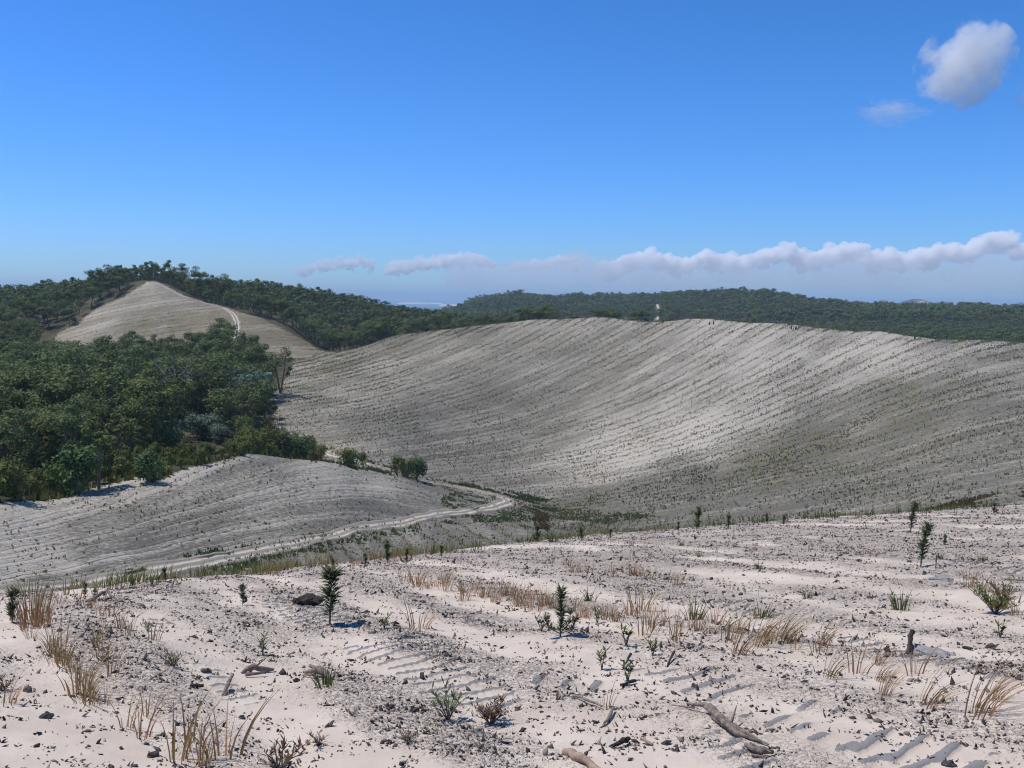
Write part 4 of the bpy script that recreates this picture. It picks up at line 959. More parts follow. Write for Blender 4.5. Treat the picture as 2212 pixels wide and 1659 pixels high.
bank([(1305,566),(1340,556),(1390,541),(1440,550),(1480,560),(1530,544),(1590,548),(1625,546),(1700,527),(1755,543),(1800,531),(1860,523),(1880,545),(1930,546),(1985,541),(2040,531),(2090,530),(2115,514),(2160,500),(2190,506),(2200,527),(2300,520),(2420,525)], BK, 'long bank of white cumulus tops above the horizon on the right', 15, 22, 2)
bank([(840,572),(900,557),(950,552),(1000,547),(1040,552),(1065,562)], BK2, 'bright cumulus tops low over the horizon left of the picture middle', 11, 14, 3)
bank([(1110,567),(1150,563),(1200,553),(1225,554),(1255,568)], BK2, 'short row of small cumulus over the middle of the horizon', 8, 12, 4)
bank([(640,579),(700,562),(740,559),(795,559),(805,570)], BK2, 'faint leftmost cumulus heap low over the horizon', 8, 12, 5)
heap('cloud_veil', [(980,634),(1080,622),(1180,612),(1260,598),(1320,578),(1360,566),(1420,560),(1480,572),(1560,556),(1640,558),(1720,542),(1790,553),(1870,538),(1930,558),(2000,553),(2100,543),(2160,524),(2230,543),(2320,536),(2450,543)], BT, 'pale hazy body of cloud under the bright tops on the right', 644, 900, 2.0, seed=12, d0=20500, rows_=10, vox=80)
# ------------------------------------------------------------------ haze over the whole scene
hz = bpy.data.meshes.new('haze'); L_ = 45000; z0, z1 = -99.5, 125
hv = [(x, y, z) for z in (z0, z1) for y in (-L_, L_*1.6) for x in (-L_, L_)]
hz.from_pydata(hv, [], [(0, 2, 3, 1), (4, 5, 7, 6), (0, 1, 5, 4), (2, 6, 7, 3), (0, 4, 6, 2), (1, 3, 7, 5)]); hz.update()
mh = bpy.data.materials.new('haze'); mh.use_nodes = True; mh.node_tree.nodes.clear(); k = N(mh.node_tree)
pv = k.new('ShaderNodeVolumePrincipled'); ou = k.new('ShaderNodeOutputMaterial'); k.put(ou.inputs['Volume'], pv.outputs[0]); pv.inputs['Density'].default_value = 1.0e-4; pv.inputs['Color'].default_value = (.60, .80, 1.0, 1)
hz.materials.append(mh); link('haze', hz, kind='stuff', label='thin blue haze over the distance', category='haze')

# ------------------------------------------------------------------ foreground: crumbs, clods, wood, plants
lfd = np.log(fd)
def fg_at(X, Y):
    X = np.asarray(X, float); Y = np.asarray(Y, float); t = np.arctan2(X, Y); d = np.hypot(X, Y)
    fi = np.clip(np.interp(np.log(d), lfd, np.arange(len(fd))), 0, len(fd)-1.001); fj = np.clip((t-fth[0])/(fth[1]-fth[0]), 0, len(fth)-1.001)
    i = fi.astype(int); j = fj.astype(int); a = fi-i; b_ = fj-j
    return FZ[i, j]*(1-a)*(1-b_)+FZ[i+1, j]*a*(1-b_)+FZ[i, j+1]*(1-a)*b_+FZ[i+1, j+1]*a*b_
def at(px, py):
    x, y = fg_point(px, py); return x, y, float(fg_at(x, y))
nC = 1000000
t_ = -.72+1.44*rng.random(nC); d_ = 3.9+(40-3.9)*rng.random(nC)**1.25
x_ = np.sin(t_)*d_; y_ = np.cos(t_)*d_; bd_ = debris_band(x_, y_)
w_ = x_*.85+y_*.53; u_ = x_*RW[0]+y_*RW[1]
clus = .4*fbm(w_*7.0, u_*3.6, 3, 51)+.6*fbm(x_*3.6, y_*11, 3, 52)
de_ = np.interp(t_, _th, FE[:, 2])
ok = (rng.random(nC) < (.30+.32*bd_)*np.clip((clus-.46-.045*(1-bd_))*7, .03, .6)) & (d_ < de_*1.08); x_, y_, bd_, d_ = x_[ok], y_[ok], bd_[ok], d_[ok]
n = len(x_); print('crumbs', n)
sz = np.clip(.0080*np.exp(rng.normal(size=n)*.5), .004, .028)*(1+d_/35)
az = rng.random(n)*6.283; tl = rng.normal(size=(n, 2))*.7
base = np.array([(1, 0, 0), (0, .5, 0), (-1.1, 0, .1), (0, -.5, 0), (0, 0, .42), (0, 0, -.3)])
jit = 1+.6*(rng.random((n, 6, 1))-.5); v = base[None]*jit; v = v+rng.normal(size=(n, 6, 3))*.12
v[..., 2] += v[..., 0]*tl[:, :1]+v[..., 1]*tl[:, 1:]
ca, sa = np.cos(az)[:, None], np.sin(az)[:, None]; vx = v[..., 0]*ca-v[..., 1]*sa; vy = v[..., 0]*sa+v[..., 1]*ca
v = np.stack([vx, vy, v[..., 2]], -1)*sz[:, None, None]; v[..., 0] += x_[:, None]; v[..., 1] += y_[:, None]; v[..., 2] += (fg_at(x_, y_)+sz*.12)[:, None]
tri = np.array([(0, 1, 4), (1, 2, 4), (2, 3, 4), (3, 0, 4), (1, 0, 5), (2, 1, 5), (3, 2, 5), (0, 3, 5)]); f = (tri[None]+np.arange(n)[:, None, None]*6).reshape(-1, 3)
M_crumb, nt, b = mat("soil_crumbs", 1.0); k = N(nt); t0_ = k.attr('tint').outputs['Fac']; cr = k.new('ShaderNodeValToRGB'); k.put(cr.inputs[0], t0_); e = cr.color_ramp.elements
e[0].color = (.035, .034, .04, 1); e[1].color = (.36, .31, .27, 1); e[1].position = 1.0; q = e.new(.62); q.color = (.10, .085, .078, 1); k.put(b.inputs['Base Color'], cr.outputs[0])
me = new_mesh('soil_crumbs', v.reshape(-1, 3), f, M_crumb, {'tint': np.repeat(rng.random(n), 6)}); link('soil_crumbs', me, kind='stuff', label='dark crusty soil crumbs strewn over the pale sand', category='soil crumbs')

import bmesh
def clod(sx, sy, sz_, seed, m, name, r_=.35, sub=2):
    bm = bmesh.new(); bmesh.ops.create_icosphere(bm, subdivisions=sub, radius=1); r = np.random.default_rng(seed); o = r.normal(size=3)*9
    for v_ in bm.verts:
        p = np.array(v_.co); q = p*1.6+o; f_ = 1+r_*(vnoise(np.array([q[0]+q[2]*1.7]), np.array([q[1]-q[2]]), seed)[0]-.5)*2.2+.12*r.normal(); v_.co = Vector((p[0]*sx*f_, p[1]*sy*f_, p[2]*sz_*f_+sz_*.3))
    me_ = bpy.data.meshes.new(name); bm.to_mesh(me_); bm.free(); me_.materials.append(m); me_.attributes.new('tint', 'FLOAT', 'POINT'); return me_
M_clod = bark_mat('dark_soil_clod', (.05, .047, .045), (.13, .12, .115), 30)
M_lump = bark_mat('grey_sand_lump', (.26, .245, .235), (.42, .39, .365), 25)
CLODS = [clod(.06, .045, .035, i, M_clod, 'soil_clod') for i in range(8)]
CP = [(790,1322,1.3,'dark soil clod right of the leafy sapling'),(1075,1298,1,'dark clod in the grass row behind the leafy sapling'),(2140,1398,1.6,'hollow dark clod near the right edge'),(452,1360,1,'dark clod on the left sand beside the crumb row'),(420,1375,1,'small dark clod below another on the left sand'),(455,1385,.9,'small black clod on the left sand slope'),
 (445,1455,1,'black clod left of the weathered stump piece'),(1600,1290,1.1,'dark clod left of the tread marks at upper right'),(1885,1320,1,'dark clod below the right tread marks'),(1050,1375,.9,'dark clod above the middle tread marks'),(895,1545,1.0,'black crooked clod left of the lone green bush plant'),(1180,1735,1,''),(1440,1600,1.,'dark clod by the short sticks at bottom middle'),
 (890,1385,.8,'dark clod below the drooping yellow grass'),(1500,1500,1.,'dark clod right of the small leafy weeds'),(1710,1175,1,'dark clod on the upper right crest'),(2050,1640,1.1,'dark clod near the bottom right corner'),(1290,1215,1,'dark clod near the crest in the middle'),(640,1480,1,'brown clod left of the low green weed'),(330,1270,1,'dark clod among roots at the left crest'),(385,1265,.9,'dark clod beside the root pieces at the left crest'),
 (130,1375,1,'dark clod left of the tan grass row'),(60,1500,1.1,'dark clod at the far left sand'),(100,1560,1.2,'large dark clod at the lower left'),(330,1630,1.,'dark clod left of the bottom grass tufts'),(1640,1455,1,'dark clod in the middle right sand'),(1810,1250,1,'dark clod under the upper tread marks')]
for i, (px, py, s_, lab) in enumerate(CP):
    if not lab: continue
    x, y, z = at(px, py); o = link('soil_clod', CLODS[i % 8], loc=(x, y, z), label=lab, category='clod', group='dark soil clods on the sand'); o.scale = (s_*.55, s_*.48, s_*.5); o.rotation_euler = (rng.normal()*.3, rng.normal()*.3, rng.random()*6)
# rock-like stump, lumps
x, y, z = at(660, 1305); o = link('root_stump', clod(.15, .10, .075, 91, M_char, 'root_stump', .6, 3), loc=(x, y, z), label='dark knobbly root stump left of the tall leafy sapling', category='stump')
x, y, z = at(2015, 1412); o = link('sand_lump', clod(.17, .10, .04, 92, M_lump, 'sand_lump', .2, 3), loc=(x, y, z), label='smooth grey lump behind the leaning dark post', category='lump'); o.rotation_euler = (0, .1, -.5)
x, y, z = at(2032, 1258); o = link('sand_lump', clod(.13, .08, .05, 93, M_lump, 'sand_lump', .3, 3), loc=(x, y, z), label='small grey lump right of the tall leaning sapling', category='lump')
# wood
def stick(name, pts, rads, m, lab, cat='stick', extra=(), n=7, group=None):
    P = [np.array(at(px, py)) + np.array([0, 0, h_]) for px, py, h_ in pts]; o0 = P[0].copy(); mb = MB(); Q = []
    for i in range(len(P)-1):
        for u in np.linspace(0, 1, 4, endpoint=False): Q.append(P[i]*(1-u)+P[i+1]*u-o0+rng.normal(size=3)*max(rads)*.22)
    Q.append(P[-1]-o0); R_ = np.interp(np.linspace(0, 1, len(Q)), np.linspace(0, 1, len(rads)), rads)*(1+.12*rng.normal(size=len(Q)))
    mb.tube(Q, np.abs(R_), n)
    for pp, rr in extra:
        mb.tube([np.array(at(a, b_))+np.array([0, 0, c])-o0 for a, b_, c in pp], rr, 5)
    o = link(name, mb.mesh(name, m, True), loc=tuple(o0), label=lab, category=cat)
    if group: o['group'] = group
    return o
stick('log', [(1222,1621,.02),(1250,1640,.025),(1320,1675,.01)], [.024,.027,.016], M_log, 'smooth pale brown log half buried at the bottom middle', 'log', n=10)
stick('branch', [(1485,1542,.03),(1530,1550,.045),(1580,1575,.035),(1660,1607,.015)], [.008,.018,.024,.005], M_wood, 'long weathered splintered branch lying at lower right', 'branch',
      [([(1520,1545,.05),(1590,1588,.03),(1640,1600,.01)], [.02,.018,.004]), ([(1575,1580,.03),(1590,1562,.10)], [.012,.003]), ([(1540,1560,.01),(1600,1592,.0)], [.018,.006]), ([(1500,1545,.02),(1450,1540,.02)], [.008,.003])])
stick('post', [(1960,1418,-.03),(1965,1412,.09),(1969,1408,.17)], [.018,.02,.019], M_char, 'short dark post leaning to the right in front of the grey lump', 'post')
stick('stick', [(1297,1575,.0),(1315,1560,.02),(1325,1543,.03)], [.006,.011,.008], M_wood, 'thin curved stick lying left of the long branch')
stick('stick', [(1322,1612,.01),(1345,1605,.035),(1360,1600,.03)], [.008,.016,.012], M_char, 'short dark stick above the pale log')
stick('stick', [(1385,1598,.03),(1410,1604,.01)], [.010,.007], M_log, 'short reddish brown stick above the pale log')
stick('wood_piece', [(1612,1622,.02),(1640,1628,.03),(1668,1622,.02)], [.012,.022,.012], M_wood, 'splintered wood piece below the long branch', 'wood piece', [([(1620,1618,.03),(1665,1630,.03)], [.008,.004]), ([(1625,1632,.01),(1660,1638,.01)], [.01,.004])])
stick('wood_piece', [(662,1452,.02),(690,1462,.05),(718,1476,.01)], [.018,.03,.012], M_wood, 'ribbed brown wood piece above the low green weed', 'wood piece', [([(670,1448,.05),(705,1462,.04)], [.014,.008]), ([(680,1470,.03),(655,1460,.01)], [.014,.006])])
stick('wood_piece', [(520,1455,.01),(550,1452,.05),(590,1448,.02)], [.012,.028,.012], M_wood, 'greyish ragged wood piece on the left sand', 'wood piece', [([(530,1462,.02),(575,1460,.03)], [.014,.008]), ([(555,1450,.05),(575,1440,.08)], [.008,.003])])
stick('root', [(190,1302,.0),(215,1298,.06),(232,1292,.10),(240,1296,.03)], [.014,.02,.018,.008], M_wood, 'arching root on the left crest', 'root', [([(232,1292,.10),(225,1300,.0)], [.012,.006]), ([(240,1296,.05),(262,1302,.0)], [.012,.005])])
stick('root', [(370,1272,0),(378,1262,.08),(390,1276,.0)], [.01,.014,.007], M_wood, 'small hooked root piece right of the arching root', 'root')
stick('stick', [(480,1505,.0),(495,1495,.05),(503,1484,.10)], [.008,.014,.01], M_wood, 'split stick pointing up on the left sand')
stick('stick', [(410,1490,.01),(440,1492,.03)], [.01,.012], M_char, 'short charred stick in the crumbs left of the split stick')
stick('stick', [(2021,1232,-.02),(2022,1226,.14)], [.008,.007], M_char, 'thin upright dark stick right of the leaning sapling')
stick('stick', [(1345,1452,.0),(1362,1440,.05)], [.006,.011], M_char, 'dark pointed bark strip beside a small weed')
stick('stick', [(1440,1452,.0),(1455,1440,.05)], [.006,.011], M_char, 'dark pointed bark strip right of another')
stick('stick', [(1340,1500,.02),(1372,1490,.02)], [.012,.01], M_char, 'dark flat stick in the middle crumbs')
stick('stick', [(1240,1520,.02),(1300,1540,.02)], [.010,.007], M_wood, 'thin grey stick left of the tread marks')
stick('stick', [(2215,1255,.02),(2170,1248,.02)], [.012,.01], M_wood, 'weathered stick under the right tread marks')
stick('stick', [(2080,1395,.01),(2100,1402,.02)], [.010,.01], M_char, 'dark stick between the grey lump and the hollow clod')

def blades(n, h, w, spread, lean=.5, wind=0., curl=1., seed=0, wid=.0042, tint=(.2, .9)):
    r = np.random.default_rng(seed); mb_v = []; mb_f = []; mb_t = []; K = 5; nv = 0
    for i in range(n):
        a = r.random()*6.283; L_ = h*(.45+.65*r.random()); p = np.array([math.cos(a), math.sin(a), 0])*spread*math.sqrt(r.random())
        le = lean*(.3+r.random()); dr = np.array([math.cos(a)*le+wind, math.sin(a)*le, 0]); side = np.array([-math.sin(a+r.normal()), math.cos(a+r.normal()), 0]); side /= np.linalg.norm(side)
        s = np.linspace(0, 1, K); up = L_*(s-.38*curl*s**2*min(1, np.linalg.norm(dr))); out = (s**1.0*.35+s**2.2*.9*curl)*L_
        c = p+dr*out[:, None]+np.array([0, 0, 1])*up[:, None]; ww = wid*(1-s**2*.9)[:, None]
        l_ = c-side*ww; r_ = c+side*ww; v = np.stack([l_, r_], 1).reshape(-1, 3); mb_v.append(v); mb_f.append(np.array([(2*j, 2*j+1, 2*j+3, 2*j+2) for j in range(K-1)])+nv); nv += len(v)
        t0 = tint[0]+(tint[1]-tint[0])*r.random(); mb_t.append(np.repeat(np.clip(t0-.25*(s-.3), 0, 1), 2))
    return np.concatenate(mb_v), np.concatenate(mb_f), np.concatenate(mb_t)
def tuft_mesh(name, m, **kw):
    v, f, t = blades(**kw); v[:, 2] -= .015; return new_mesh(name, v, f, m, {'tint': t})
T_up = [tuft_mesh('grass_tuft', M_grass, n=22, h=.34, w=0, spread=.09, lean=.55, wind=.12, curl=.7, seed=i, tint=(.35, 1.)) for i in range(6)]
T_sparse = [tuft_mesh('grass_tuft', M_grass, n=11, h=.32, w=0, spread=.07, lean=.5, wind=.15, curl=.7, seed=20+i, tint=(.3, .9)) for i in range(5)]
T_wind = [tuft_mesh('bent_grass_tuft', M_grass, n=26, h=.46, w=0, spread=.08, lean=.34, wind=.66, curl=.9, seed=40+i, tint=(.0, .75), wid=.0036) for i in range(5)]
T_green = [tuft_mesh('green_grass_tuft', M_ggreen, n=34, h=.22, w=0, spread=.07, lean=.5, wind=.05, curl=.7, seed=60+i, tint=(0, .8), wid=.005) for i in range(5)]
T_tall = [tuft_mesh('tall_grass_tuft', M_grass, n=80, h=.50, w=0, spread=.16, lean=.34, wind=.06, curl=.7, seed=80+i, tint=(.3, .9)) for i in range(2)]
def tuft(px, py, kind, s_, lab, jit=0, cat='grass tuft', grp='grass tufts on the foreground sand', nm=None):
    if jit: px += rng.normal()*jit; py += rng.normal()*jit*.6
    x, y, z = at(px, py); me_ = kind[rng.integers(len(kind))]; o = link(nm or 'grass_tuft', me_, loc=(x, y, z), label=lab, category=cat, group=grp); o.scale = (s_, s_, s_*(.85+.3*rng.random()))
    if kind is not T_wind: o.rotation_euler = (0, 0, rng.random()*.9-.45 if kind is not T_green else rng.random()*6)
    else: o.rotation_euler = (0, 0, rng.normal()*.2)
    return o
for a in [(68,1345,T_tall,1.0,'tall golden brown grass clump at the left end of the crest'),(78,1362,T_tall,.75,'shorter golden grass clump just below the tall one at left'),(135,1445,T_up,1.1,'thick green-based tan tuft in the left grass row'),(118,1425,T_up,.9,'reddish tan tuft above the thick one in the left row'),(170,1500,T_up,1.05,'orange tan tuft at the lower end of the left row'),(190,1520,T_up,.8,'ragged tan tuft ending the left row'),
  (208,1405,T_up,.8,'narrow tan tuft in the second left row'),(222,1430,T_up,.75,'thin tan tuft lower in the second left row'),(240,1465,T_sparse,.9,'wispy tuft ending the second left row'),
  (905,1358,T_up,1.15,'drooping yellow grass tuft left of the bushy sapling'),(1115,1300,T_up,1.0,'tan tuft in the middle grass row, left part'),(1150,1312,T_up,1.05,'dense tan tuft in the middle grass row'),(1085,1285,T_up,.9,'tan tuft behind the middle grass row'),(900,1265,T_up,1.0,'olive tan tuft in the back grass row'),(1000,1290,T_up,.9,'tan tuft between two small mounds of the back row'),
  (1385,1322,T_up,1.2,'bushy tan and green tuft right of the bushy sapling'),(1460,1398,T_sparse,1.2,'lone upright tan stems on smooth sand'),(1390,1375,T_sparse,1.,'two thin tan stems on smooth sand'),(1545,1345,T_up,.9,'tan tuft right of the bright green tuft'),(1600,1425,T_wind,1.0,'large wind-bent tuft in the right grass row'),(1640,1400,T_wind,.9,'wind-bent tuft just right of the large one'),(1575,1390,T_sparse,1.1,'thin bent stems left of the large wind-bent tuft'),
  (1690,1392,T_wind,.9,'rounded wind-bent tuft in the right grass row'),(1775,1400,T_wind,.75,'sparse wind-bent tuft right of the rounded one'),(1790,1478,T_wind,.62,'small low bent tuft on the smooth sand'),(1850,1468,T_sparse,1.,'fine bent stems left of the leaning post'),(1895,1440,T_wind,.6,'small tuft with one tall stem left of the leaning post'),(1912,1508,T_wind,.55,'low bent tuft on the lower right sand'),(1900,1480,T_wind,.55,'low bent tuft above another on the lower right sand'),
  (2010,1528,T_wind,.85,'sharply wind-bent tuft at lower right'),(2112,1545,T_wind,1.0,'biggest wind-bent tuft at the lower right'),(1980,1470,T_sparse,.9,'thin bent stems below the leaning post'),(2150,1520,T_wind,.6,'small bent tuft at the right edge'),
  (1500,1338,T_green,1.2,'bright green low tuft in the middle grass row'),(1275,1300,T_green,.9,'small bright green tuft behind the bushy sapling'),(1645,1332,T_green,1.1,'green tuft above the right grass row'),(1945,1310,T_green,1.15,'round green tuft below the upper tread marks'),(1745,1290,T_green,.7,'little green tuft near the tread marks'),(700,1495,T_green,.8,'low spreading green weed below the ribbed wood piece'),(1195,1175,T_green,1.5,'leafy bright green tuft on the middle crest'),(1640,1235,T_green,.8,'small green tuft on the upper right sand'),
  (378,1640,T_sparse,1.2,'tall thin stems at the bottom left edge'),(435,1650,T_up,.8,'orange curly tuft at the bottom left'),(492,1640,T_sparse,1.4,'tall stiff stems at the bottom left'),(415,1610,T_sparse,1.2,'pale dry stems at the bottom left'),(270,1570,T_sparse,.8,'few dry stems on the lower left sand'),(320,1545,T_sparse,.8,'thin reddish stems on the left sand'),(305,1590,T_sparse,.9,'dry forked stems on the lower left sand'),
  (1310,1560-25,T_sparse,.6,'tiny dry stems near the curved stick'),(8,1530,T_up,.8,'reddish tuft at the left picture edge')]: tuft(*a)
# further tufts of the same rows
def row(px0, py0, px1, py1, n, kinds, s0, s1, lab):
    for i in range(n):
        u = (i+rng.random()*.8)/n; tuft(px0+(px1-px0)*u, py0+(py1-py0)*u, kinds[rng.integers(len(kinds))], s0+(s1-s0)*rng.random(), lab, jit=9)
row(870,1258,1240,1312,26,[T_up,T_sparse,T_up],.55,.95,'tan tuft in the long grass row through the middle of the sand')
row(1240,1330,1560,1372,16,[T_up,T_sparse],.5,.9,'tan tuft in the grass row right of the bushy sapling')
row(1560,1370,1800,1420,10,[T_sparse,T_wind],.5,.8,'bent thin tuft in the right grass row')
row(1180,1225,1480,1265,16,[T_sparse,T_up],.55,.85,'small tan tuft in the back row of the middle sand')
row(60,1370,215,1530,12,[T_sparse,T_up],.45,.7,'tan tuft in the left grass row')
row(130,1290,330,1400,10,[T_sparse],.6,.9,'thin tuft near the left crest')
row(2090,1275,2215,1330,7,[T_up,T_sparse],.6,.9,'reddish tuft beside the big bushy clump at right')
row(1350,1180,2150,1215,18,[T_sparse,T_green,T_sparse],.5,.75,'small sparse tuft on the upper right sand')
row(560,1235,880,1225,10,[T_up,T_sparse],.6,.9,'tan tuft along the left part of the crest')
# saplings
def sapling(h, r, n, seed, lean=0, arms=0):
    r_ = np.random.default_rng(seed); st = MB(); lf = MB(); top_ = np.array([lean*h, .05*h*r_.normal(), h])
    stems = [(np.zeros(3), top_, 1.)]
    for i in range(arms):
        a = i*2.6+r_.random(); b0 = np.array([0, 0, h*.12]); e_ = np.array([math.cos(a)*h*.35, math.sin(a)*h*.25, h*(.45+.2*r_.random())]); stems.append((b0, e_, .45))
    for b0, e_, w in stems:
        mid = (b0+e_)/2+(np.array([e_[0]*.25, e_[1]*.25, -h*.08]) if w < 1 else r_.normal(size=3)*.02*h); st.tube([b0-[0, 0, .02], mid, e_], [.009*w+.003, .006*w+.002, .002], 5, t=.2)
        m_ = int(n*w); u = r_.random(m_)**.8*(.86)+.14; P = np.where(u[:, None] < .5, b0+(mid-b0)*u[:, None]*2, mid+(e_-mid)*(u[:, None]-.5)*2)
        a = r_.random(m_)*6.283; rr = r*w**.5*(.45+.75*r_.random(m_))*(.75+.25*np.sin(u*17+seed)); L_ = np.maximum(rr, .03); up = .2+.9*r_.random(m_)
        D_r = np.stack([np.cos(a), np.sin(a), up], -1); sd = np.stack([-np.sin(a), np.cos(a), 0*a], -1); wd_ = L_*.11+.002
        v = np.stack([P, P+D_r*(L_*.5)[:, None]+sd*wd_[:, None], P+D_r*L_[:, None]-np.array([0, 0, .15])*L_[:, None], P+D_r*(L_*.5)[:, None]-sd*wd_[:, None]], 1).reshape(-1, 3)
        lf.add(v, np.arange(m_*4).reshape(-1, 4), np.repeat(r_.random(m_), 4))
    return st.mesh('sapling_stem', M_bark, True), lf.mesh('sapling_leaves', M_sap)
SAP = [sapling(.6, .145, 300, i, lean=[.05, .10, -.08, .06][i % 4], arms=[0, 1, 0, 2, 1][i]) for i in range(5)]; SAPB = sapling(.6, .11, 330, 50, arms=3); SAPL = sapling(.6, .12, 330, 51, lean=.12)
SP = [(712,1350,120,0,'tallest leafy sapling left of the middle, beside the dark root stump'),(1210,1378,106,'b','bushy dark sapling with low side arms in the middle of the sand'),(28,1352,66,1,'dark green sapling at the left edge beside the golden grass'),(183,1287,32,2,'small dark sapling standing above the track on the left'),(205,1289,20,3,'tiny sapling right of the small dark one on the left'),(357,1262,28,0,'small sapling on the left crest against the track'),
 (524,1305,46,1,'pale narrow sapling left of the tallest leafy one'),(838,1222,50,2,'thin tall sapling on the crest against the striped valley'),(877,1220,34,3,'small bushy sapling right of the thin tall one'),(953,1208,26,0,'little sapling on the crest near the middle'),(1162,1175,36,1,'slim dark sapling on the crest left of the leafy green tuft'),(1256,1170,30,2,'short slim sapling right of the leafy green tuft'),(1505,1146,50,3,'tall slim sapling on the middle right crest'),(1573,1142,32,0,'short sapling right of the tall slim one on the crest'),
 (1466,1148,20,1,'tiny sapling left of the tall slim one on the crest'),(1657,1132,22,2,'small sapling at the middle right crest, left of a pair'),(1692,1134,22,3,'small sapling at the middle right crest, right of a pair'),(1966,1152,62,'l','leaning dense sapling at the right crest'),(1988,1224,88,'l','tall leaning sapling in front of the upper tread marks'),(2146,1108,22,1,'tiny sapling at the far right of the crest'),(2040,1180,24,2,'small pale sapling right of the leaning ones'),(1318,1165,22,0,'tiny sapling on the middle crest'),(790,1226,24,1,'tiny sapling left of the thin tall one on the crest'),(720,1232,22,3,'tiny sapling on the crest behind the tallest leafy one')]
for px, py, hp, kd, lab in SP:
    x, y, z = at(px, py); d0_ = math.hypot(x, y); s_ = hp/F*d0_/.6
    pr = SAPB if kd == 'b' else SAPL if kd == 'l' else SAP[kd % 5]
    place('sapling', pr, (x, y, z-.01), rng.random()*6 if kd not in ('l', 'b') else 0, max(s_, .15)*1.05, lab, 'sapling', 'leafy saplings on the foreground sand', parts=('stem', 'leaves'), sz=s_*1.05)
# broad-leaved weeds
def weed(n, h, r, ll, wd_, m, seed, arms=5):
    r_ = np.random.default_rng(seed); st = MB(); lf = MB()
    for i in range(arms):
        a = i*6.283/arms+r_.random(); e_ = np.array([math.cos(a)*r*(.4+.6*r_.random()), math.sin(a)*r*(.4+.6*r_.random()), h*(.5+.5*r_.random())]); mid = e_*.5+[0, 0, h*.08]
        st.tube([(0, 0, -.01), mid, e_], [.005, .004, .002], 4, t=.3); m_ = n//arms; u = .2+.8*r_.random(m_); P = np.where(u[:, None] < .5, mid*u[:, None]*2, mid+(e_-mid)*(u[:, None]-.5)*2)
        b_ = r_.random(m_)*6.283; L_ = ll*(.6+.6*r_.random(m_)); D_r = np.stack([np.cos(b_), np.sin(b_), .2+.9*r_.random(m_)], -1); sd = np.stack([-np.sin(b_), np.cos(b_), 0*b_], -1)
        v = np.stack([P, P+D_r*(L_*.5)[:, None]+sd*wd_, P+D_r*L_[:, None], P+D_r*(L_*.5)[:, None]-sd*wd_], 1).reshape(-1, 3); lf.add(v, np.arange(m_*4).reshape(-1, 4), np.repeat(r_.random(m_), 4))
    return st.mesh('weed_stem', M_wood, True), lf.mesh('weed_leaves', m)
WG = [weed(40, .16, .06, .05, .008, M_ggreen, i, 3) for i in range(3)]; WB = weed(110, .20, .16, .055, .006, M_sap, 10, 9); WR = weed(240, .17, .16, .05, .006, M_redl, 11, 12); WC = weed(420, .26, .22, .07, .007, M_ggreen, 12, 14); WK = weed(120, .12, .16, .05, .005, M_redl, 13, 7)
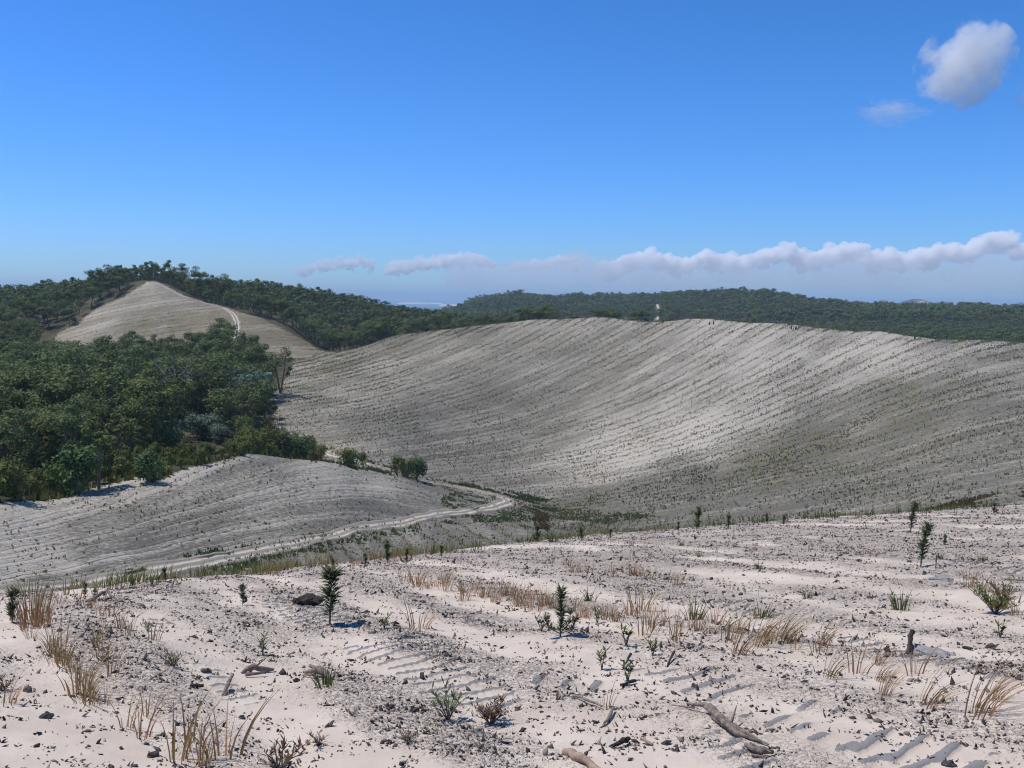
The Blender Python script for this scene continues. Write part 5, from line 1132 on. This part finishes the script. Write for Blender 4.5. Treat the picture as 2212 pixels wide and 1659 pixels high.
for px, py, pr, s_, lab in [(1352,1408,WG[0],1.2,'small upright leafy weed on smooth sand'),(1300,1452,WG[1],1.0,'small leafy weed left of the pointed bark strips'),(1410,1430,WG[2],.9,'little leafy weed right of the upright one'),(1355,1485,WG[0],.9,'low brownish weed in the middle crumbs'),(375,1448,WB,.62,'pale green narrow-leaved weed on the left sand'),(320,1365,WB,.5,'pale green weed near the left tan rows'),(568,1410,WG[1],1.0,'thin leafy weed left of the middle, standing alone'),(968,1558,WB,1.0,'wide spreading green weed at the bottom middle'),
   (1060,1560,WR,.85,'dense dark red and green weed right of the spreading green one'),(760,1555,WK,.32,'tiny reddish weed on smooth sand'),(2150,1320,WC,1.0,'big bushy yellow-green clump near the right edge'),(2165,1300,WK,1.2,'red sprays behind the big bushy clump at right'),(600,1655,WK,1.1,'reddish creeping weed at the bottom edge'),(690,1612,WK,.5,'small reddish creeping weed near the bottom'),(1290,1345,WG[1],1.0,'small weed right of the bushy sapling'),(830,1360,WG[2],.9,'small green weed right of the tallest leafy sapling'),
   (880,1610,WK,.5,'small reddish weed at the bottom middle'),(10,1500,WK,.7,'reddish weed at the left picture edge'),(1170,1365,WG[0],1.0,'small weed left of the bushy sapling'),(2160,1375,WG[0],1.,'upright weed above the hollow clod')]:
    x, y, z = at(px, py); place('weed', pr, (x, y, z), rng.random()*6, s_, lab, 'weed', 'leafy weeds on the foreground sand', parts=('stems', 'leaves'))
# fringe of grass along the crest, and thin stray blades
n = 2700; px = 40+2190*rng.random(n); t_, _q = ray(px, 1200); de_ = np.interp(t_, _th, FE[:, 2])
dens = np.interp(px, [0,300,400,700,900,1150,1300,1500,1700,1850,2212], [.1,.35,.8,.8,.6,.9,.5,.35,.6,.8,.7]); ok = (rng.random(n) < dens*np.clip((fbm(px*.02, 0*px, 3, 7)-.3)*3, .15, 1)); px, t_, de_ = px[ok], t_[ok], de_[ok]
d_ = de_*(.90+.30*rng.random(len(de_))); X_ = np.sin(t_)*d_; Y_ = np.cos(t_)*d_
M_fr = leaf_mat("crest_grass", [(.10,.15,.035), (.18,.21,.055), (.28,.22,.09), (.28,.15,.08)], vary=.0)
tn = np.clip(np.interp(px, [0,350,500,800,1100,1300,1600,1800,2212], [.5,.35,.45,.7,.25,.5,.3,.15,.1])+.6*(rng.random(len(px))-.5), 0, 1)
VV = []; FF = []; TT_ = []; nv = 0
KB = [blades(n=7, h=.26, w=0, spread=.06, lean=.4, wind=.1, curl=.7, seed=200+i, wid=.006, tint=(0, 1)) for i in range(8)]
for i in range(len(px)):
    v, f, t = KB[i % 8]; s_ = .45+.8*rng.random(); VV.append(v*s_+[X_[i], Y_[i], 0]); FF.append(f+nv); nv += len(v); TT_.append(np.clip(tn[i]+.3*(t-.5), 0, 1))
VV = np.concatenate(VV); VV[:, 2] += np.repeat(fg_at(X_, Y_), len(KB[0][0]))-.02
me = new_mesh('crest_grass', VV, np.concatenate(FF), M_fr, {'tint': np.concatenate(TT_)}); link('crest_grass', me, kind='stuff', label='green and tan grass fringe along the crest of the foreground sand', category='grass')
